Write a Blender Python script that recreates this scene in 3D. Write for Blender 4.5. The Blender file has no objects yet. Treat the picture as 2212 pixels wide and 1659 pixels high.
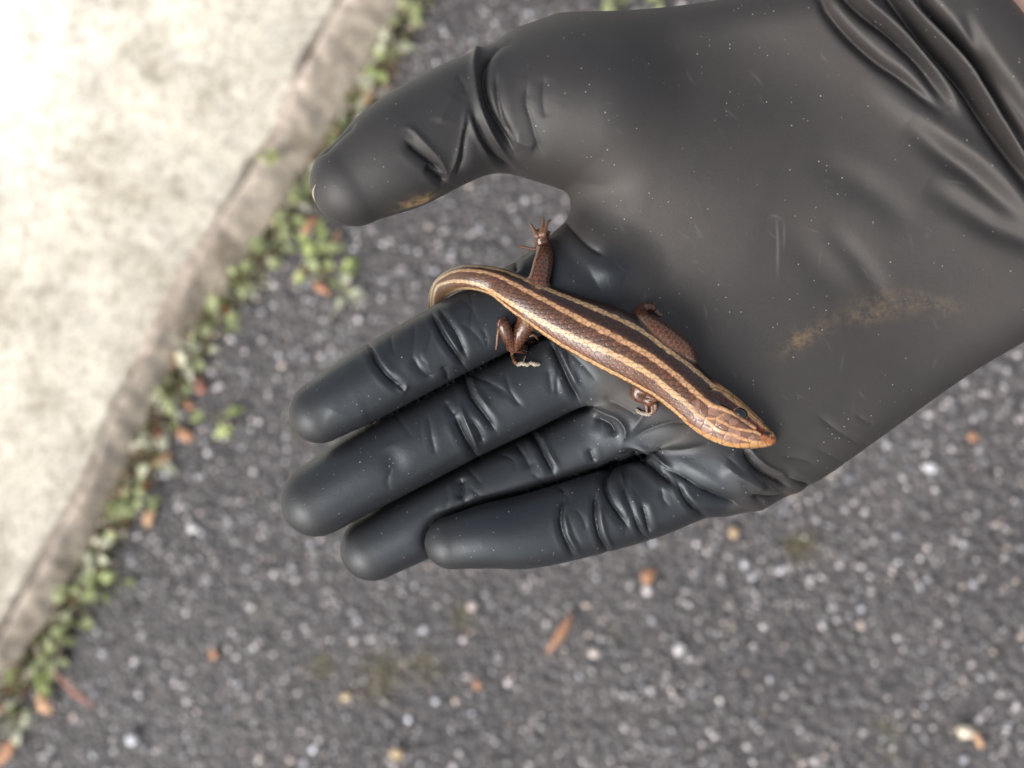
import bpy, bmesh, math, random
import numpy as np
from mathutils import Vector, Matrix, Quaternion, noise
from mathutils.bvhtree import BVHTree

random.seed(7)
rng = np.random.default_rng(7)
SC = bpy.context.scene
COL = SC.collection

# ------------------------------------------------------------------ frame of the hand, camera, light
# Working units are millimetres in the hand's own frame: x right, y up the picture, z towards the camera,
# origin in the plane of the fingers.  CAM_D is the camera's height over that plane.
CAM_D = 250.0
MMPX = 0.128                       # millimetres per sketch pixel in the plane z = 0
CX, CY = 1106.0, 829.5
GROUND_D = 330.0                   # ground below the finger plane, mm
nrm = Vector((-0.13, 0.10, 1.0)).normalized()
ROT = nrm.rotation_difference(Vector((0, 0, 1))).to_matrix()
M = Matrix.Translation(ROT @ Vector((0, 0, GROUND_D * 0.001 * nrm.z))) @ ROT.to_4x4()

cam_data = bpy.data.cameras.new('camera')
cam = bpy.data.objects.new('camera', cam_data)
COL.objects.link(cam)
cam.matrix_world = M @ Matrix.Translation((0, 0, CAM_D * 0.001))
cam_data.sensor_width = 36.0
cam_data.lens = 36.0 * CAM_D / (2212 * MMPX)
cam_data.clip_start = 0.01
cam_data.clip_end = 200.0
cam_data.dof.use_dof = True
cam_data.dof.focus_distance = (CAM_D - 12.0) * 0.001
# wide-open aperture of about 6 mm
cam_data.dof.aperture_fstop = cam_data.lens / 4.8
cam_data.dof.aperture_blades = 0
SC.camera = cam

SUN_DIR = (ROT @ Vector((-0.62, -0.58, 0.66))).normalized()     # towards the sun
SUN_EL = math.asin(SUN_DIR.z)
SUN_AZ = math.atan2(SUN_DIR.x, SUN_DIR.y)
world = bpy.data.worlds.new('World')
SC.world = world
world.use_nodes = True
wn = world.node_tree
wn.nodes.clear()
w_out = wn.nodes.new('ShaderNodeOutputWorld')
w_bg = wn.nodes.new('ShaderNodeBackground')
w_sky = wn.nodes.new('ShaderNodeTexSky')
w_sky.sky_type = 'NISHITA'
w_sky.sun_disc = False
w_sky.sun_elevation = SUN_EL
w_sky.sun_rotation = SUN_AZ
w_sky.air_density = 1.0
w_sky.dust_density = 4.0
w_sky.ozone_density = 1.0
w_hsv = wn.nodes.new('ShaderNodeHueSaturation')
w_hsv.inputs['Saturation'].default_value = 0.40
w_bg.inputs['Strength'].default_value = 0.15
wn.links.new(w_sky.outputs['Color'], w_hsv.inputs['Color'])
wn.links.new(w_hsv.outputs['Color'], w_bg.inputs['Color'])
wn.links.new(w_bg.outputs['Background'], w_out.inputs['Surface'])

sun_data = bpy.data.lights.new('sun', 'SUN')
sun_data.energy = 1.3
sun_data.angle = math.radians(34)
sun_data.color = (1.0, 0.985, 0.965)
sun = bpy.data.objects.new('sun', sun_data)
COL.objects.link(sun)
sun.rotation_euler = SUN_DIR.to_track_quat('Z', 'Y').to_euler()
sun.location = SUN_DIR * 5

SC.view_settings.view_transform = 'Standard'
SC.view_settings.look = 'None'
SC.view_settings.gamma = 1.0
SC.view_settings.use_curve_mapping = False
SC.view_settings.exposure = 1.08

# ------------------------------------------------------------------ helpers
def P(px, py, z=0.0):
    """sketch pixel + height -> millimetres in the hand frame"""
    k = MMPX * (CAM_D - z) / CAM_D
    return ((px - CX) * k, -(py - CY) * k, z)

def proj(p):
    k = CAM_D / (CAM_D - p[:, 2]) / MMPX
    return CX + p[:, 0] * k, CY - p[:, 1] * k

def gp(px, py, zw=0.0):
    """point of the world plane z = zw that is seen at a sketch pixel (metres)"""
    o = M @ Vector((0, 0, CAM_D * 0.001))
    t = M @ (Vector(P(px, py, 0)) * 0.001)
    d = t - o
    return o + d * ((zw - o.z) / d.z)

def spline(pts, n):
    """Catmull-Rom through rows of pts (any dimension), n samples, even in chord length"""
    a = np.array(pts, float)
    if len(a) == 2:
        t = np.linspace(0, 1, n)[:, None]
        return a[0] * (1 - t) + a[1] * t
    d = np.concatenate([[0], np.cumsum(np.linalg.norm(np.diff(a[:, :2], axis=0), axis=1) + 1e-6)])
    e = np.vstack([2 * a[0] - a[1], a, 2 * a[-1] - a[-2]])
    u = np.linspace(0, d[-1], n)
    i = np.clip(np.searchsorted(d, u, side='right') - 1, 0, len(a) - 2)
    t = ((u - d[i]) / (d[i + 1] - d[i]))[:, None]
    p0, p1, p2, p3 = e[i], e[i + 1], e[i + 2], e[i + 3]
    return 0.5 * (2 * p1 + (p2 - p0) * t + (2 * p0 - 5 * p1 + 4 * p2 - p3) * t * t + (3 * p1 - p0 - 3 * p2 + p3) * t ** 3)

def smoothstep(a, b, x):
    t = np.clip((x - a) / (b - a), 0, 1)
    return t * t * (3 - 2 * t)

def smin(a, b, k):
    h = np.maximum(k - np.abs(a - b), 0) / k
    return np.minimum(a, b) - h * h * k * 0.25

def smax(a, b, k):
    return -smin(-a, -b, k)

def round_cone(p, a, b, r1, r2):
    ba = b - a
    pa = p - a
    h = np.clip(pa @ ba / (ba @ ba), 0, 1)
    q = pa - h[:, None] * ba
    return np.sqrt(np.einsum('ij,ij->i', q, q)) - (r1 + (r2 - r1) * h)

def chain(p, pts):
    """pts rows: x y z r"""
    d = None
    for i in range(len(pts) - 1):
        e = round_cone(p, pts[i, :3], pts[i + 1, :3], pts[i, 3], pts[i + 1, 3])
        d = e if d is None else np.minimum(d, e)
    return d

def poly_sdf(x, y, poly):
    d = np.full(x.shape, 1e18)
    s = np.ones(x.shape)
    n = len(poly)
    for i in range(n):
        ax, ay = poly[i]
        bx, by = poly[i - 1]
        ex, ey = bx - ax, by - ay
        wx, wy = x - ax, y - ay
        h = np.clip((wx * ex + wy * ey) / (ex * ex + ey * ey), 0, 1)
        qx, qy = wx - ex * h, wy - ey * h
        d = np.minimum(d, qx * qx + qy * qy)
        c1, c2, c3 = y >= ay, y < by, ex * wy > ey * wx
        s = np.where((c1 & c2 & c3) | (~c1 & ~c2 & ~c3), -s, s)
    return s * np.sqrt(d)

def surface_nets(f, lo, hi, h, lip=1.5):
    """mesh of f = 0 as quads: sparse blocks of 8 cells, then naive surface nets"""
    lo = np.array(lo, float)
    B = 8
    nb = np.ceil((np.array(hi) - lo) / (h * B)).astype(int)
    n = nb * B + 1
    bi = np.stack(np.meshgrid(*[np.arange(k) for k in nb], indexing='ij'), -1).reshape(-1, 3)
    cd = f(lo + (bi + 0.5) * B * h)
    grid = np.empty(n, np.float32)
    full = np.repeat(np.repeat(np.repeat(cd.reshape(nb).astype(np.float32), B, 0), B, 1), B, 2)
    grid[:-1, :-1, :-1] = full
    grid[-1] = 1; grid[:, -1] = 1; grid[:, :, -1] = 1
    act = bi[np.abs(cd) < lip * B * h * 0.87 + h]
    oi = np.stack(np.meshgrid(*[np.arange(B + 1)] * 3, indexing='ij'), -1).reshape(-1, 3)
    for c in range(0, len(act), 400):
        idx = (act[c:c + 400, None, :] * B + oi[None]).reshape(-1, 3)
        grid[idx[:, 0], idx[:, 1], idx[:, 2]] = f(lo + idx * h)
    ins = grid < 0
    cnt = np.zeros(n - 1, np.int8)
    for dx in (0, 1):
        for dy in (0, 1):
            for dz in (0, 1):
                cnt += ins[dx:n[0] - 1 + dx, dy:n[1] - 1 + dy, dz:n[2] - 1 + dz]
    cells = np.argwhere((cnt > 0) & (cnt < 8))
    vid = np.full(n - 1, -1, np.int32)
    vid[cells[:, 0], cells[:, 1], cells[:, 2]] = np.arange(len(cells))
    acc = np.zeros((len(cells), 3)); m = np.zeros(len(cells))
    cor = [(0, 0, 0), (1, 0, 0), (0, 1, 0), (1, 1, 0), (0, 0, 1), (1, 0, 1), (0, 1, 1), (1, 1, 1)]
    val = [grid[cells[:, 0] + a, cells[:, 1] + b, cells[:, 2] + c].astype(float) for a, b, c in cor]
    for i in range(8):
        for j in range(i + 1, 8):
            dd = np.array(cor[j]) - np.array(cor[i])
            if np.abs(dd).sum() != 1 or dd.sum() != 1:
                continue
            x = (val[i] < 0) != (val[j] < 0)
            t = np.where(x, val[i] / np.where(x, val[i] - val[j], 1), 0)
            acc[x] += (np.array(cor[i]) + t[:, None] * dd)[x]
            m[x] += 1
    verts = lo + (cells + acc / m[:, None]) * h
    quads = []
    for ax in range(3):
        u, v = (ax + 1) % 3, (ax + 2) % 3
        sl0 = [slice(None)] * 3; sl1 = [slice(None)] * 3
        sl0[ax] = slice(0, -1); sl1[ax] = slice(1, None)
        a0, a1 = ins[tuple(sl0)], ins[tuple(sl1)]
        e = np.argwhere(a0 != a1)
        e = e[(e[:, u] > 0) & (e[:, v] > 0) & (e[:, u] < n[u] - 1) & (e[:, v] < n[v] - 1)]
        q = np.zeros((len(e), 4), np.int32)
        for k, (du, dv) in enumerate(((0, 0), (1, 0), (1, 1), (0, 1))):
            c = e.copy(); c[:, u] -= du; c[:, v] -= dv
            q[:, k] = vid[c[:, 0], c[:, 1], c[:, 2]]
        flip = a0[e[:, 0], e[:, 1], e[:, 2]]
        q[~flip] = q[~flip][:, ::-1]
        quads.append(q)
    quads = np.vstack(quads)
    # u cross v is +ax ; a quad walked (0,0)->(-u)->(-u,-v)->(-v) faces +ax
    return verts, quads[(quads >= 0).all(1)]

def grad(f, p, e):
    g = np.stack([f(p + np.eye(3)[i] * e) - f(p - np.eye(3)[i] * e) for i in range(3)], 1)
    return g / (np.linalg.norm(g, axis=1, keepdims=True) + 1e-9)

def project_to(f, p, e, steps=2):
    for _ in range(steps):
        p = p - grad(f, p, e) * (f(p) * 0.9)[:, None]
    return p

def subdivide(v, q):
    n = len(v)
    ed = np.sort(np.stack([q, np.roll(q, -1, 1)], -1).reshape(-1, 2), 1)
    key = ed[:, 0].astype(np.int64) * n + ed[:, 1]
    uq, inv = np.unique(key, return_inverse=True)
    inv = inv.reshape(-1)
    mid = (v[uq // n] + v[uq % n]) * 0.5
    fc = v[q].mean(1)
    nv = np.vstack([v, mid, fc])
    em = (n + inv).reshape(-1, 4)
    ci = n + len(uq) + np.arange(len(q))
    nq = np.concatenate([np.stack([q[:, k], em[:, k], ci, em[:, k - 1]], 1) for k in range(4)])
    return nv, nq

def vert_normals(v, q):
    fn = np.cross(v[q[:, 2]] - v[q[:, 0]], v[q[:, 3]] - v[q[:, 1]])
    nn = np.zeros_like(v)
    for k in range(4):
        for c in range(3):
            nn[:, c] += np.bincount(q[:, k], fn[:, c], len(v))
    return nn / (np.linalg.norm(nn, axis=1, keepdims=True) + 1e-12)

def relax(v, q, it=1, w=0.5):
    n = len(v)
    for _ in range(it):
        s = np.zeros_like(v); c = np.zeros(n)
        for k in range(4):
            a, b = q[:, k], q[:, (k + 1) % 4]
            for i, j in ((a, b), (b, a)):
                c += np.bincount(i, minlength=n)
                for ax in range(3):
                    s[:, ax] += np.bincount(i, v[j, ax], n)
        v = v * (1 - w) + w * s / np.maximum(c, 1)[:, None]
    return v

def mesh_np(name, v, faces, mat=None, colors=None, smooth=True):
    """faces: (n,k) int array"""
    me = bpy.data.meshes.new(name)
    k = faces.shape[1]
    me.vertices.add(len(v))
    me.vertices.foreach_set('co', np.ascontiguousarray(v, np.float32).ravel())
    me.loops.add(faces.size)
    me.loops.foreach_set('vertex_index', np.ascontiguousarray(faces, np.int32).ravel())
    me.polygons.add(len(faces))
    me.polygons.foreach_set('loop_start', np.arange(0, faces.size, k, dtype=np.int32))
    me.polygons.foreach_set('use_smooth', np.full(len(faces), smooth))
    me.update(calc_edges=True)
    if colors is not None:
        a = me.color_attributes.new('pigment', 'FLOAT_COLOR', 'POINT')
        c = np.ones((len(v), 4), np.float32)
        c[:, :colors.shape[1]] = colors
        a.data.foreach_set('color', c.ravel())
    if mat:
        me.materials.append(mat)
    return me

def link(name, me, parent=None, mw=None):
    o = bpy.data.objects.new(name, me)
    COL.objects.link(o)
    if parent is not None:
        o.parent = parent
    if mw is not None:
        o.matrix_world = mw
    return o

def tag(o, label, cat, group=None):
    o['label'] = label; o['category'] = cat
    if group:
        o['group'] = group
    return o

def hand_root(name, pivot_mm):
    o = bpy.data.objects.new(name, None)
    COL.objects.link(o)
    o.empty_display_size = 0.01
    o.matrix_world = M @ Matrix.Translation(Vector(pivot_mm) * 0.001)
    return o

def srgb(r, g, b):
    f = lambda c: (c / 255 / 12.92) if c / 255 <= 0.04045 else ((c / 255 + 0.055) / 1.055) ** 2.4
    return (f(r), f(g), f(b))

class Tube:
    """tube round a curve; rows x y z half-width half-height (mm).  Section stays level: N is up."""
    def __init__(self, rows, n, mg=3.0):
        self.mg = mg
        self.r = spline(rows, n)
        self.c = self.r[:, :3]; self.hw = self.r[:, 3]; self.hh = self.r[:, 4]
        t = np.gradient(self.c, axis=0)
        self.s = np.concatenate([[0], np.cumsum(np.linalg.norm(np.diff(self.c, axis=0), axis=1))])
        self.T = t / (np.linalg.norm(t, axis=1, keepdims=True) + 1e-9)
        up = np.array([0, 0, 1.0])
        B = np.cross(up, self.T)
        bn = np.linalg.norm(B, axis=1, keepdims=True)
        self.B = B / np.maximum(bn, 1e-6)
        for i in range(1, n):
            if bn[i] < 0.25:
                self.B[i] = self.B[i - 1]
        self.N = np.cross(self.T, self.B)
        self.lo = self.c.min(0) - self.hw.max() - mg; self.hi = self.c.max(0) + self.hw.max() + mg
    def at(self, p):
        d = np.full(len(p), 50.0); s = np.zeros(len(p)); l = np.zeros(len(p)); u = np.zeros(len(p))
        m = np.where(((p > self.lo) & (p < self.hi)).all(1))[0]
        far = np.linalg.norm(np.maximum(np.maximum(self.lo - p, p - self.hi), 0), axis=1)
        d = np.where(far > 0, far + self.mg - 1.0, d)
        for k in range(0, len(m), 20000):
            i = m[k:k + 20000]
            x = p[i]
            D2 = (x * x).sum(1)[:, None] - 2 * x @ self.c.T + (self.c * self.c).sum(1)[None]
            j = D2.argmin(1)
            w = x - self.c[j]
            tt = np.einsum('ij,ij->i', w, self.T[j])
            lim = (self.s[-1] / len(self.s)) * 0.75
            inner = (j > 0) & (j < len(self.s) - 1)
            tc = np.where(inner, tt, np.clip(tt, -lim, lim))
            tc = np.where((j == 0) & (tt < 0) | (j == len(self.s) - 1) & (tt > 0), 0, tc)
            ss = np.clip(self.s[j] + tc, 0, self.s[-1])
            hw = np.interp(ss, self.s, self.hw); hh = np.interp(ss, self.s, self.hh)
            ll = np.einsum('ij,ij->i', w, self.B[j]); uu = np.einsum('ij,ij->i', w, self.N[j])
            ax = tt - tc
            mn = np.minimum(hw, hh)
            rho = np.sqrt((ll / hw) ** 2 + (uu / hh) ** 2 + (ax / mn) ** 2)
            d[i] = (rho - 1) * mn * np.where(rho > 1, 1.0, 1.0)
            s[i] = ss; l[i] = ll / hw; u[i] = uu / hh
        return d, s, l, u

# ------------------------------------------------------------------ materials
class NT:
    def __init__(self, name):
        self.m = bpy.data.materials.new(name)
        self.m.use_nodes = True
        self.t = self.m.node_tree
        self.b = self.t.nodes['Principled BSDF']
    def n(self, typ, **kw):
        nd = self.t.nodes.new(typ)
        for k, v in kw.items():
            if k.startswith('_'):
                setattr(nd, k[1:], v)
            else:
                nd.inputs[k.replace('__', ' ')].default_value = v
        return nd
    def l(self, a, b):
        self.t.links.new(a, b)
    def coords(self):
        return self.n('ShaderNodeTexCoord').outputs['Object']
    def noise(self, co, scale, detail=3, rough=0.55):
        nd = self.n('ShaderNodeTexNoise', Scale=scale, Detail=detail, Roughness=rough)
        self.l(co, nd.inputs['Vector'])
        return nd.outputs['Fac']
    def ramp(self, fac, stops):
        nd = self.n('ShaderNodeValToRGB')
        e = nd.color_ramp.elements
        while len(e) < len(stops):
            e.new(0.5)
        for i, (p, c) in enumerate(stops):
            e[i].position = p
            e[i].color = (*c, 1) if len(c) == 3 else c
        self.l(fac, nd.inputs['Fac'])
        return nd.outputs['Color']
    def mix(self, fac, a, b, blend='MIX'):
        nd = self.n('ShaderNodeMix', _data_type='RGBA', _blend_type=blend)
        for val, i in ((fac, 0), (a, 6), (b, 7)):
            if hasattr(val, 'is_output'):
                self.l(val, nd.inputs[i])
            else:
                nd.inputs[i].default_value = val if not isinstance(val, tuple) else (*val, 1)
        return nd.outputs[2]
    def bump(self, h, strength, dist, prev=None):
        nd = self.n('ShaderNodeBump', Strength=strength, Distance=dist)
        self.l(h, nd.inputs['Height'])
        if prev is not None:
            self.l(prev, nd.inputs['Normal'])
        self.l(nd.outputs['Normal'], self.b.inputs['Normal'])
        return nd.outputs['Normal']
    def math(self, op, a, b=None):
        nd = self.n('ShaderNodeMath', _operation=op)
        for i, val in enumerate((a, b)):
            if val is None:
                continue
            if hasattr(val, 'is_output'):
                self.l(val, nd.inputs[i])
            else:
                nd.inputs[i].default_value = val
        return nd.outputs[0]

def mat_glove():
    k = NT('black_nitrile')
    co = k.coords()
    dirt_sheen = k.n('ShaderNodeAttribute', _attribute_name='pigment')
    base_n = k.noise(co, 9.0, 4)
    base = k.ramp(base_n, [(0.35, (0.0085, 0.0092, 0.0110)), (0.7, (0.0125, 0.0132, 0.0150))])  # blue-black base: sky reflected by the fingers put into the colour
    # lint and dust specks
    vor = k.n('ShaderNodeTexVoronoi', Scale=1000.0, Randomness=1.0)
    k.l(co, vor.inputs['Vector'])
    pick0 = k.n('ShaderNodeSeparateColor')
    k.l(vor.outputs['Color'], pick0.inputs['Color'])
    near = k.math('LESS_THAN', vor.outputs['Distance'], k.math('ADD', k.math('MULTIPLY', pick0.outputs[1], 0.14), 0.05))
    pick = k.n('ShaderNodeSeparateColor')
    k.l(vor.outputs['Color'], pick.inputs['Color'])
    dens = k.math('MULTIPLY', k.math('POWER', k.noise(co, 45.0, 4, 0.7), 4.5), 2.6)
    few = k.math('LESS_THAN', pick.outputs[0], dens)
    spk = k.math('MULTIPLY', k.math('MULTIPLY', near, few), 0.55)
    dsep = k.n('ShaderNodeSeparateColor')
    k.l(dirt_sheen.outputs['Color'], dsep.inputs['Color'])
    dn = k.ramp(k.noise(co, 55.0, 5, 0.65), [(0.25, (0.45,) * 3), (0.75, (1, 1, 1))])
    dmask = k.math('MULTIPLY', dsep.outputs[1], dn)
    base = k.mix(dmask, base, (0.025, 0.0215, 0.0195))  # palm dust; its warm tone also stands for light reflected from around
    base = k.mix(k.math('MULTIPLY', dsep.outputs[2], 0.35), base, (0.16, 0.155, 0.15))
    c = k.mix(spk, base, (0.30, 0.28, 0.26))
    # ochre soil rubbed into the rubber
    sm = k.noise(co, 420.0, 6, 0.75)
    smf = k.math('MULTIPLY', k.ramp(sm, [(0.40, (0, 0, 0)), (0.64, (1, 1, 1))]), dsep.outputs[0])
    sep = k.n('ShaderNodeSeparateColor')
    k.l(smf, sep.inputs['Color'])
    smf = sep.outputs[0]
    c = k.mix(smf, c, (0.20, 0.130, 0.062))
    k.l(c, k.b.inputs['Base Color'])
    r = k.ramp(k.noise(co, 30.0, 3), [(0.3, (0.47,) * 3), (0.7, (0.57,) * 3)])
    k.l(k.mix(1.0, r, k.ramp(dsep.outputs[1], [(0.05, (0.80,) * 3), (0.9, (1.16,) * 3)]), 'MULTIPLY'), k.b.inputs['Roughness'])
    k.b.inputs['Specular IOR Level'].default_value = 0.42
    k.l(k.mix(dsep.outputs[1], (0.80, 0.92, 1.0), (1.0, 0.93, 0.87)), k.b.inputs['Specular Tint'])  # painted reflections: cool sky tint on the fingers, warm surroundings on the palm
    n1 = k.bump(k.noise(co, 2200.0, 2), 0.13, 0.0003)
    k.bump(k.noise(co, 240.0, 3), 0.05, 0.0012, n1)
    return k.m

def mat_pigment(name, rough, spec=0.5, noise_scale=None, bump=0.0, dist=0.0005, var=0.0, rough_var=0.0, gloss_alpha=False):
    k = NT(name)
    a = k.n('ShaderNodeAttribute', _attribute_name='pigment')
    c = a.outputs['Color']
    co = k.coords()
    if var:
        nz = k.noise(co, noise_scale, 4)
        c = k.mix(1.0, c, k.ramp(nz, [(0.25, (1 - var,) * 3), (0.75, (1 + var,) * 3)]), 'MULTIPLY')
    k.l(c, k.b.inputs['Base Color'])
    k.b.inputs['Roughness'].default_value = rough
    if rough_var:
        r = k.ramp(k.noise(co, noise_scale * 0.4, 2), [(0.3, (rough - rough_var,) * 3), (0.7, (rough + rough_var,) * 3)])
        k.l(r, k.b.inputs['Roughness'])
    k.b.inputs['Specular IOR Level'].default_value = spec
    if bump:
        k.bump(k.noise(co, noise_scale, 4), bump, dist)
    if gloss_alpha:
        k.l(a.outputs['Alpha'], k.b.inputs['Roughness'])
    return k.m

def mat_plain(name, col, rough=0.6, spec=0.4, var=0.25, scale=400.0, bump=0.2, dist=0.0004):
    k = NT(name)
    co = k.coords()
    lo = tuple(x * (1 - var) for x in col); hi = tuple(min(x * (1 + var), 1) for x in col)
    k.l(k.ramp(k.noise(co, scale, 3), [(0.3, lo), (0.7, hi)]), k.b.inputs['Base Color'])
    k.b.inputs['Roughness'].default_value = rough
    k.b.inputs['Specular IOR Level'].default_value = spec
    if bump:
        k.bump(k.noise(co, scale * 2, 3), bump, dist)
    return k.m

def mat_asphalt():
    k = NT('asphalt')
    co = k.coords()
    big = k.ramp(k.noise(co, 6.0, 4), [(0.3, (0.040, 0.0350, 0.0352)), (0.7, (0.070, 0.0615, 0.0605))])
    grit = k.ramp(k.noise(co, 420.0, 4), [(0.35, (0.55,) * 3), (0.75, (1.7,) * 3)])
    c = k.mix(1.0, big, grit, 'MULTIPLY')
    moss = k.ramp(k.noise(co, 17.0, 3), [(0.66, (0, 0, 0)), (0.74, (0.8,) * 3)])
    c = k.mix(moss, c, (0.060, 0.056, 0.026))
    wob = k.n('ShaderNodeVectorMath', _operation='ADD')
    nz = k.n('ShaderNodeTexNoise', Scale=60.0, Detail=3.0)
    k.l(co, nz.inputs['Vector'])
    sc_ = k.n('ShaderNodeVectorMath', _operation='SCALE', Scale=0.02)
    k.l(nz.outputs['Color'], sc_.inputs[0])
    k.l(co, wob.inputs[0]); k.l(sc_.outputs[0], wob.inputs[1])
    for p, r in MOSS:
        dv = k.n('ShaderNodeVectorMath', _operation='DISTANCE')
        k.l(wob.outputs[0], dv.inputs[0])
        dv.inputs[1].default_value = (p.x + 0.01, p.y + 0.01, 0.01)
        f = k.ramp(k.math('MULTIPLY', dv.outputs['Value'], 0.5 / r), [(0.25, (0.85,) * 3), (0.8, (0, 0, 0))])
        c = k.mix(f, c, (0.055, 0.043, 0.014))
    k.l(c, k.b.inputs['Base Color'])
    k.b.inputs['Roughness'].default_value = 0.62
    vor = k.n('ShaderNodeTexVoronoi', Scale=210.0)
    k.l(co, vor.inputs['Vector'])
    n1 = k.bump(vor.outputs['Distance'], 0.9, 0.003)
    k.bump(k.noise(co, 900.0, 3), 0.5, 0.001, n1)
    return k.m

def mat_concrete():
    k = NT('weathered_concrete')
    co = k.coords()
    a = k.n('ShaderNodeAttribute', _attribute_name='pigment')
    blot = k.ramp(k.noise(co, 26.0, 6, 0.62), [(0.32, (0.66, 0.64, 0.60)), (0.50, (1, 1, 1)), (0.72, (1.16, 1.15, 1.12))])
    c = k.mix(1.0, a.outputs['Color'], blot, 'MULTIPLY')
    fine = k.ramp(k.noise(co, 260.0, 4, 0.6), [(0.36, (0.70, 0.67, 0.62)), (0.5, (1.05,) * 3), (0.68, (1.3, 1.3, 1.27))])
    c = k.mix(1.0, c, fine, 'MULTIPLY')
    stain = k.ramp(k.noise(co, 13.0, 5, 0.7), [(0.60, (0, 0, 0)), (0.70, (0.5,) * 3)])
    c = k.mix(stain, c, (0.24, 0.225, 0.195))
    k.l(c, k.b.inputs['Base Color'])
    k.b.inputs['Roughness'].default_value = 0.85
    k.b.inputs['Specular IOR Level'].default_value = 0.25
    mp = k.n('ShaderNodeMapping', Scale=(260.0, 16.0, 60.0), Rotation=(0, 0, math.radians(-14)))
    k.l(co, mp.inputs['Vector'])
    st = k.ramp(k.noise(mp.outputs['Vector'], 1.0, 3), [(0.60, (1, 1, 1)), (0.70, (0.80, 0.77, 0.72))])
    c = k.mix(1.0, c, st, 'MULTIPLY')
    k.l(c, k.b.inputs['Base Color'])
    n1 = k.bump(k.noise(co, 90.0, 6, 0.6), 0.5, 0.004)
    k.bump(k.noise(co, 700.0, 3), 0.4, 0.0008, n1)
    return k.m

def mat_leaf(name, col):
    k = NT(name)
    co = k.coords()
    lo = tuple(x * 0.7 for x in col); hi = tuple(x * 1.3 for x in col)
    rnd = k.n('ShaderNodeObjectInfo').outputs['Random']
    c = k.mix(rnd, lo, hi)
    c = k.mix(1.0, c, k.ramp(k.noise(co, 500.0, 3), [(0.3, (0.8,) * 3), (0.7, (1.15,) * 3)]), 'MULTIPLY')
    k.l(c, k.b.inputs['Base Color'])
    k.b.inputs['Roughness'].default_value = 0.5
    k.b.inputs['Subsurface Weight'].default_value = 0.0
    tr = k.n('ShaderNodeBsdfTranslucent')
    k.l(c, tr.inputs['Color'])
    mx = k.n('ShaderNodeMixShader', Fac=0.3)
    k.l(k.b.outputs[0], mx.inputs[1]); k.l(tr.outputs[0], mx.inputs[2])
    k.l(mx.outputs[0], k.t.nodes['Material Output'].inputs['Surface'])
    return k.m

# ------------------------------------------------------------------ ground
MOSS = [(gp(x, y, 0), r) for x, y, r in ((820, 1462, .013), (918, 1442, .010), (700, 1440, .008), (662, 905, .010), (1000, 1340, .007), (1730, 1180, .009))]
M_ASPHALT = mat_asphalt()
def ground_sheet():
    # fine near the kerb and hand, one wide sheet to the horizon
    xs = np.unique(np.concatenate([np.array([-60, -20, -6, -2]), np.linspace(-0.9, 0.9, 61), np.array([2, 6, 20, 60])]))
    X, Y = np.meshgrid(xs, xs, indexing='ij')
    Z = np.zeros_like(X)
    for i in range(len(xs)):
        for j in range(len(xs)):
            if abs(xs[i]) < 1 and abs(xs[j]) < 1:
                Z[i, j] = 0.0035 * noise.noise(Vector((xs[i] * 7, xs[j] * 7, 0.3)))
    n = len(xs)
    idx = np.arange(n * n).reshape(n, n)
    q = np.stack([idx[:-1, :-1], idx[1:, :-1], idx[1:, 1:], idx[:-1, 1:]], -1).reshape(-1, 4)
    o = link('road', mesh_np('road', np.stack([X, Y, Z], -1).reshape(-1, 3), q, M_ASPHALT))
    o['kind'] = 'structure'
ground_sheet()
def ground_z(x, y):
    return 0.0035 * noise.noise(Vector((x * 7, y * 7, 0.3)))

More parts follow.
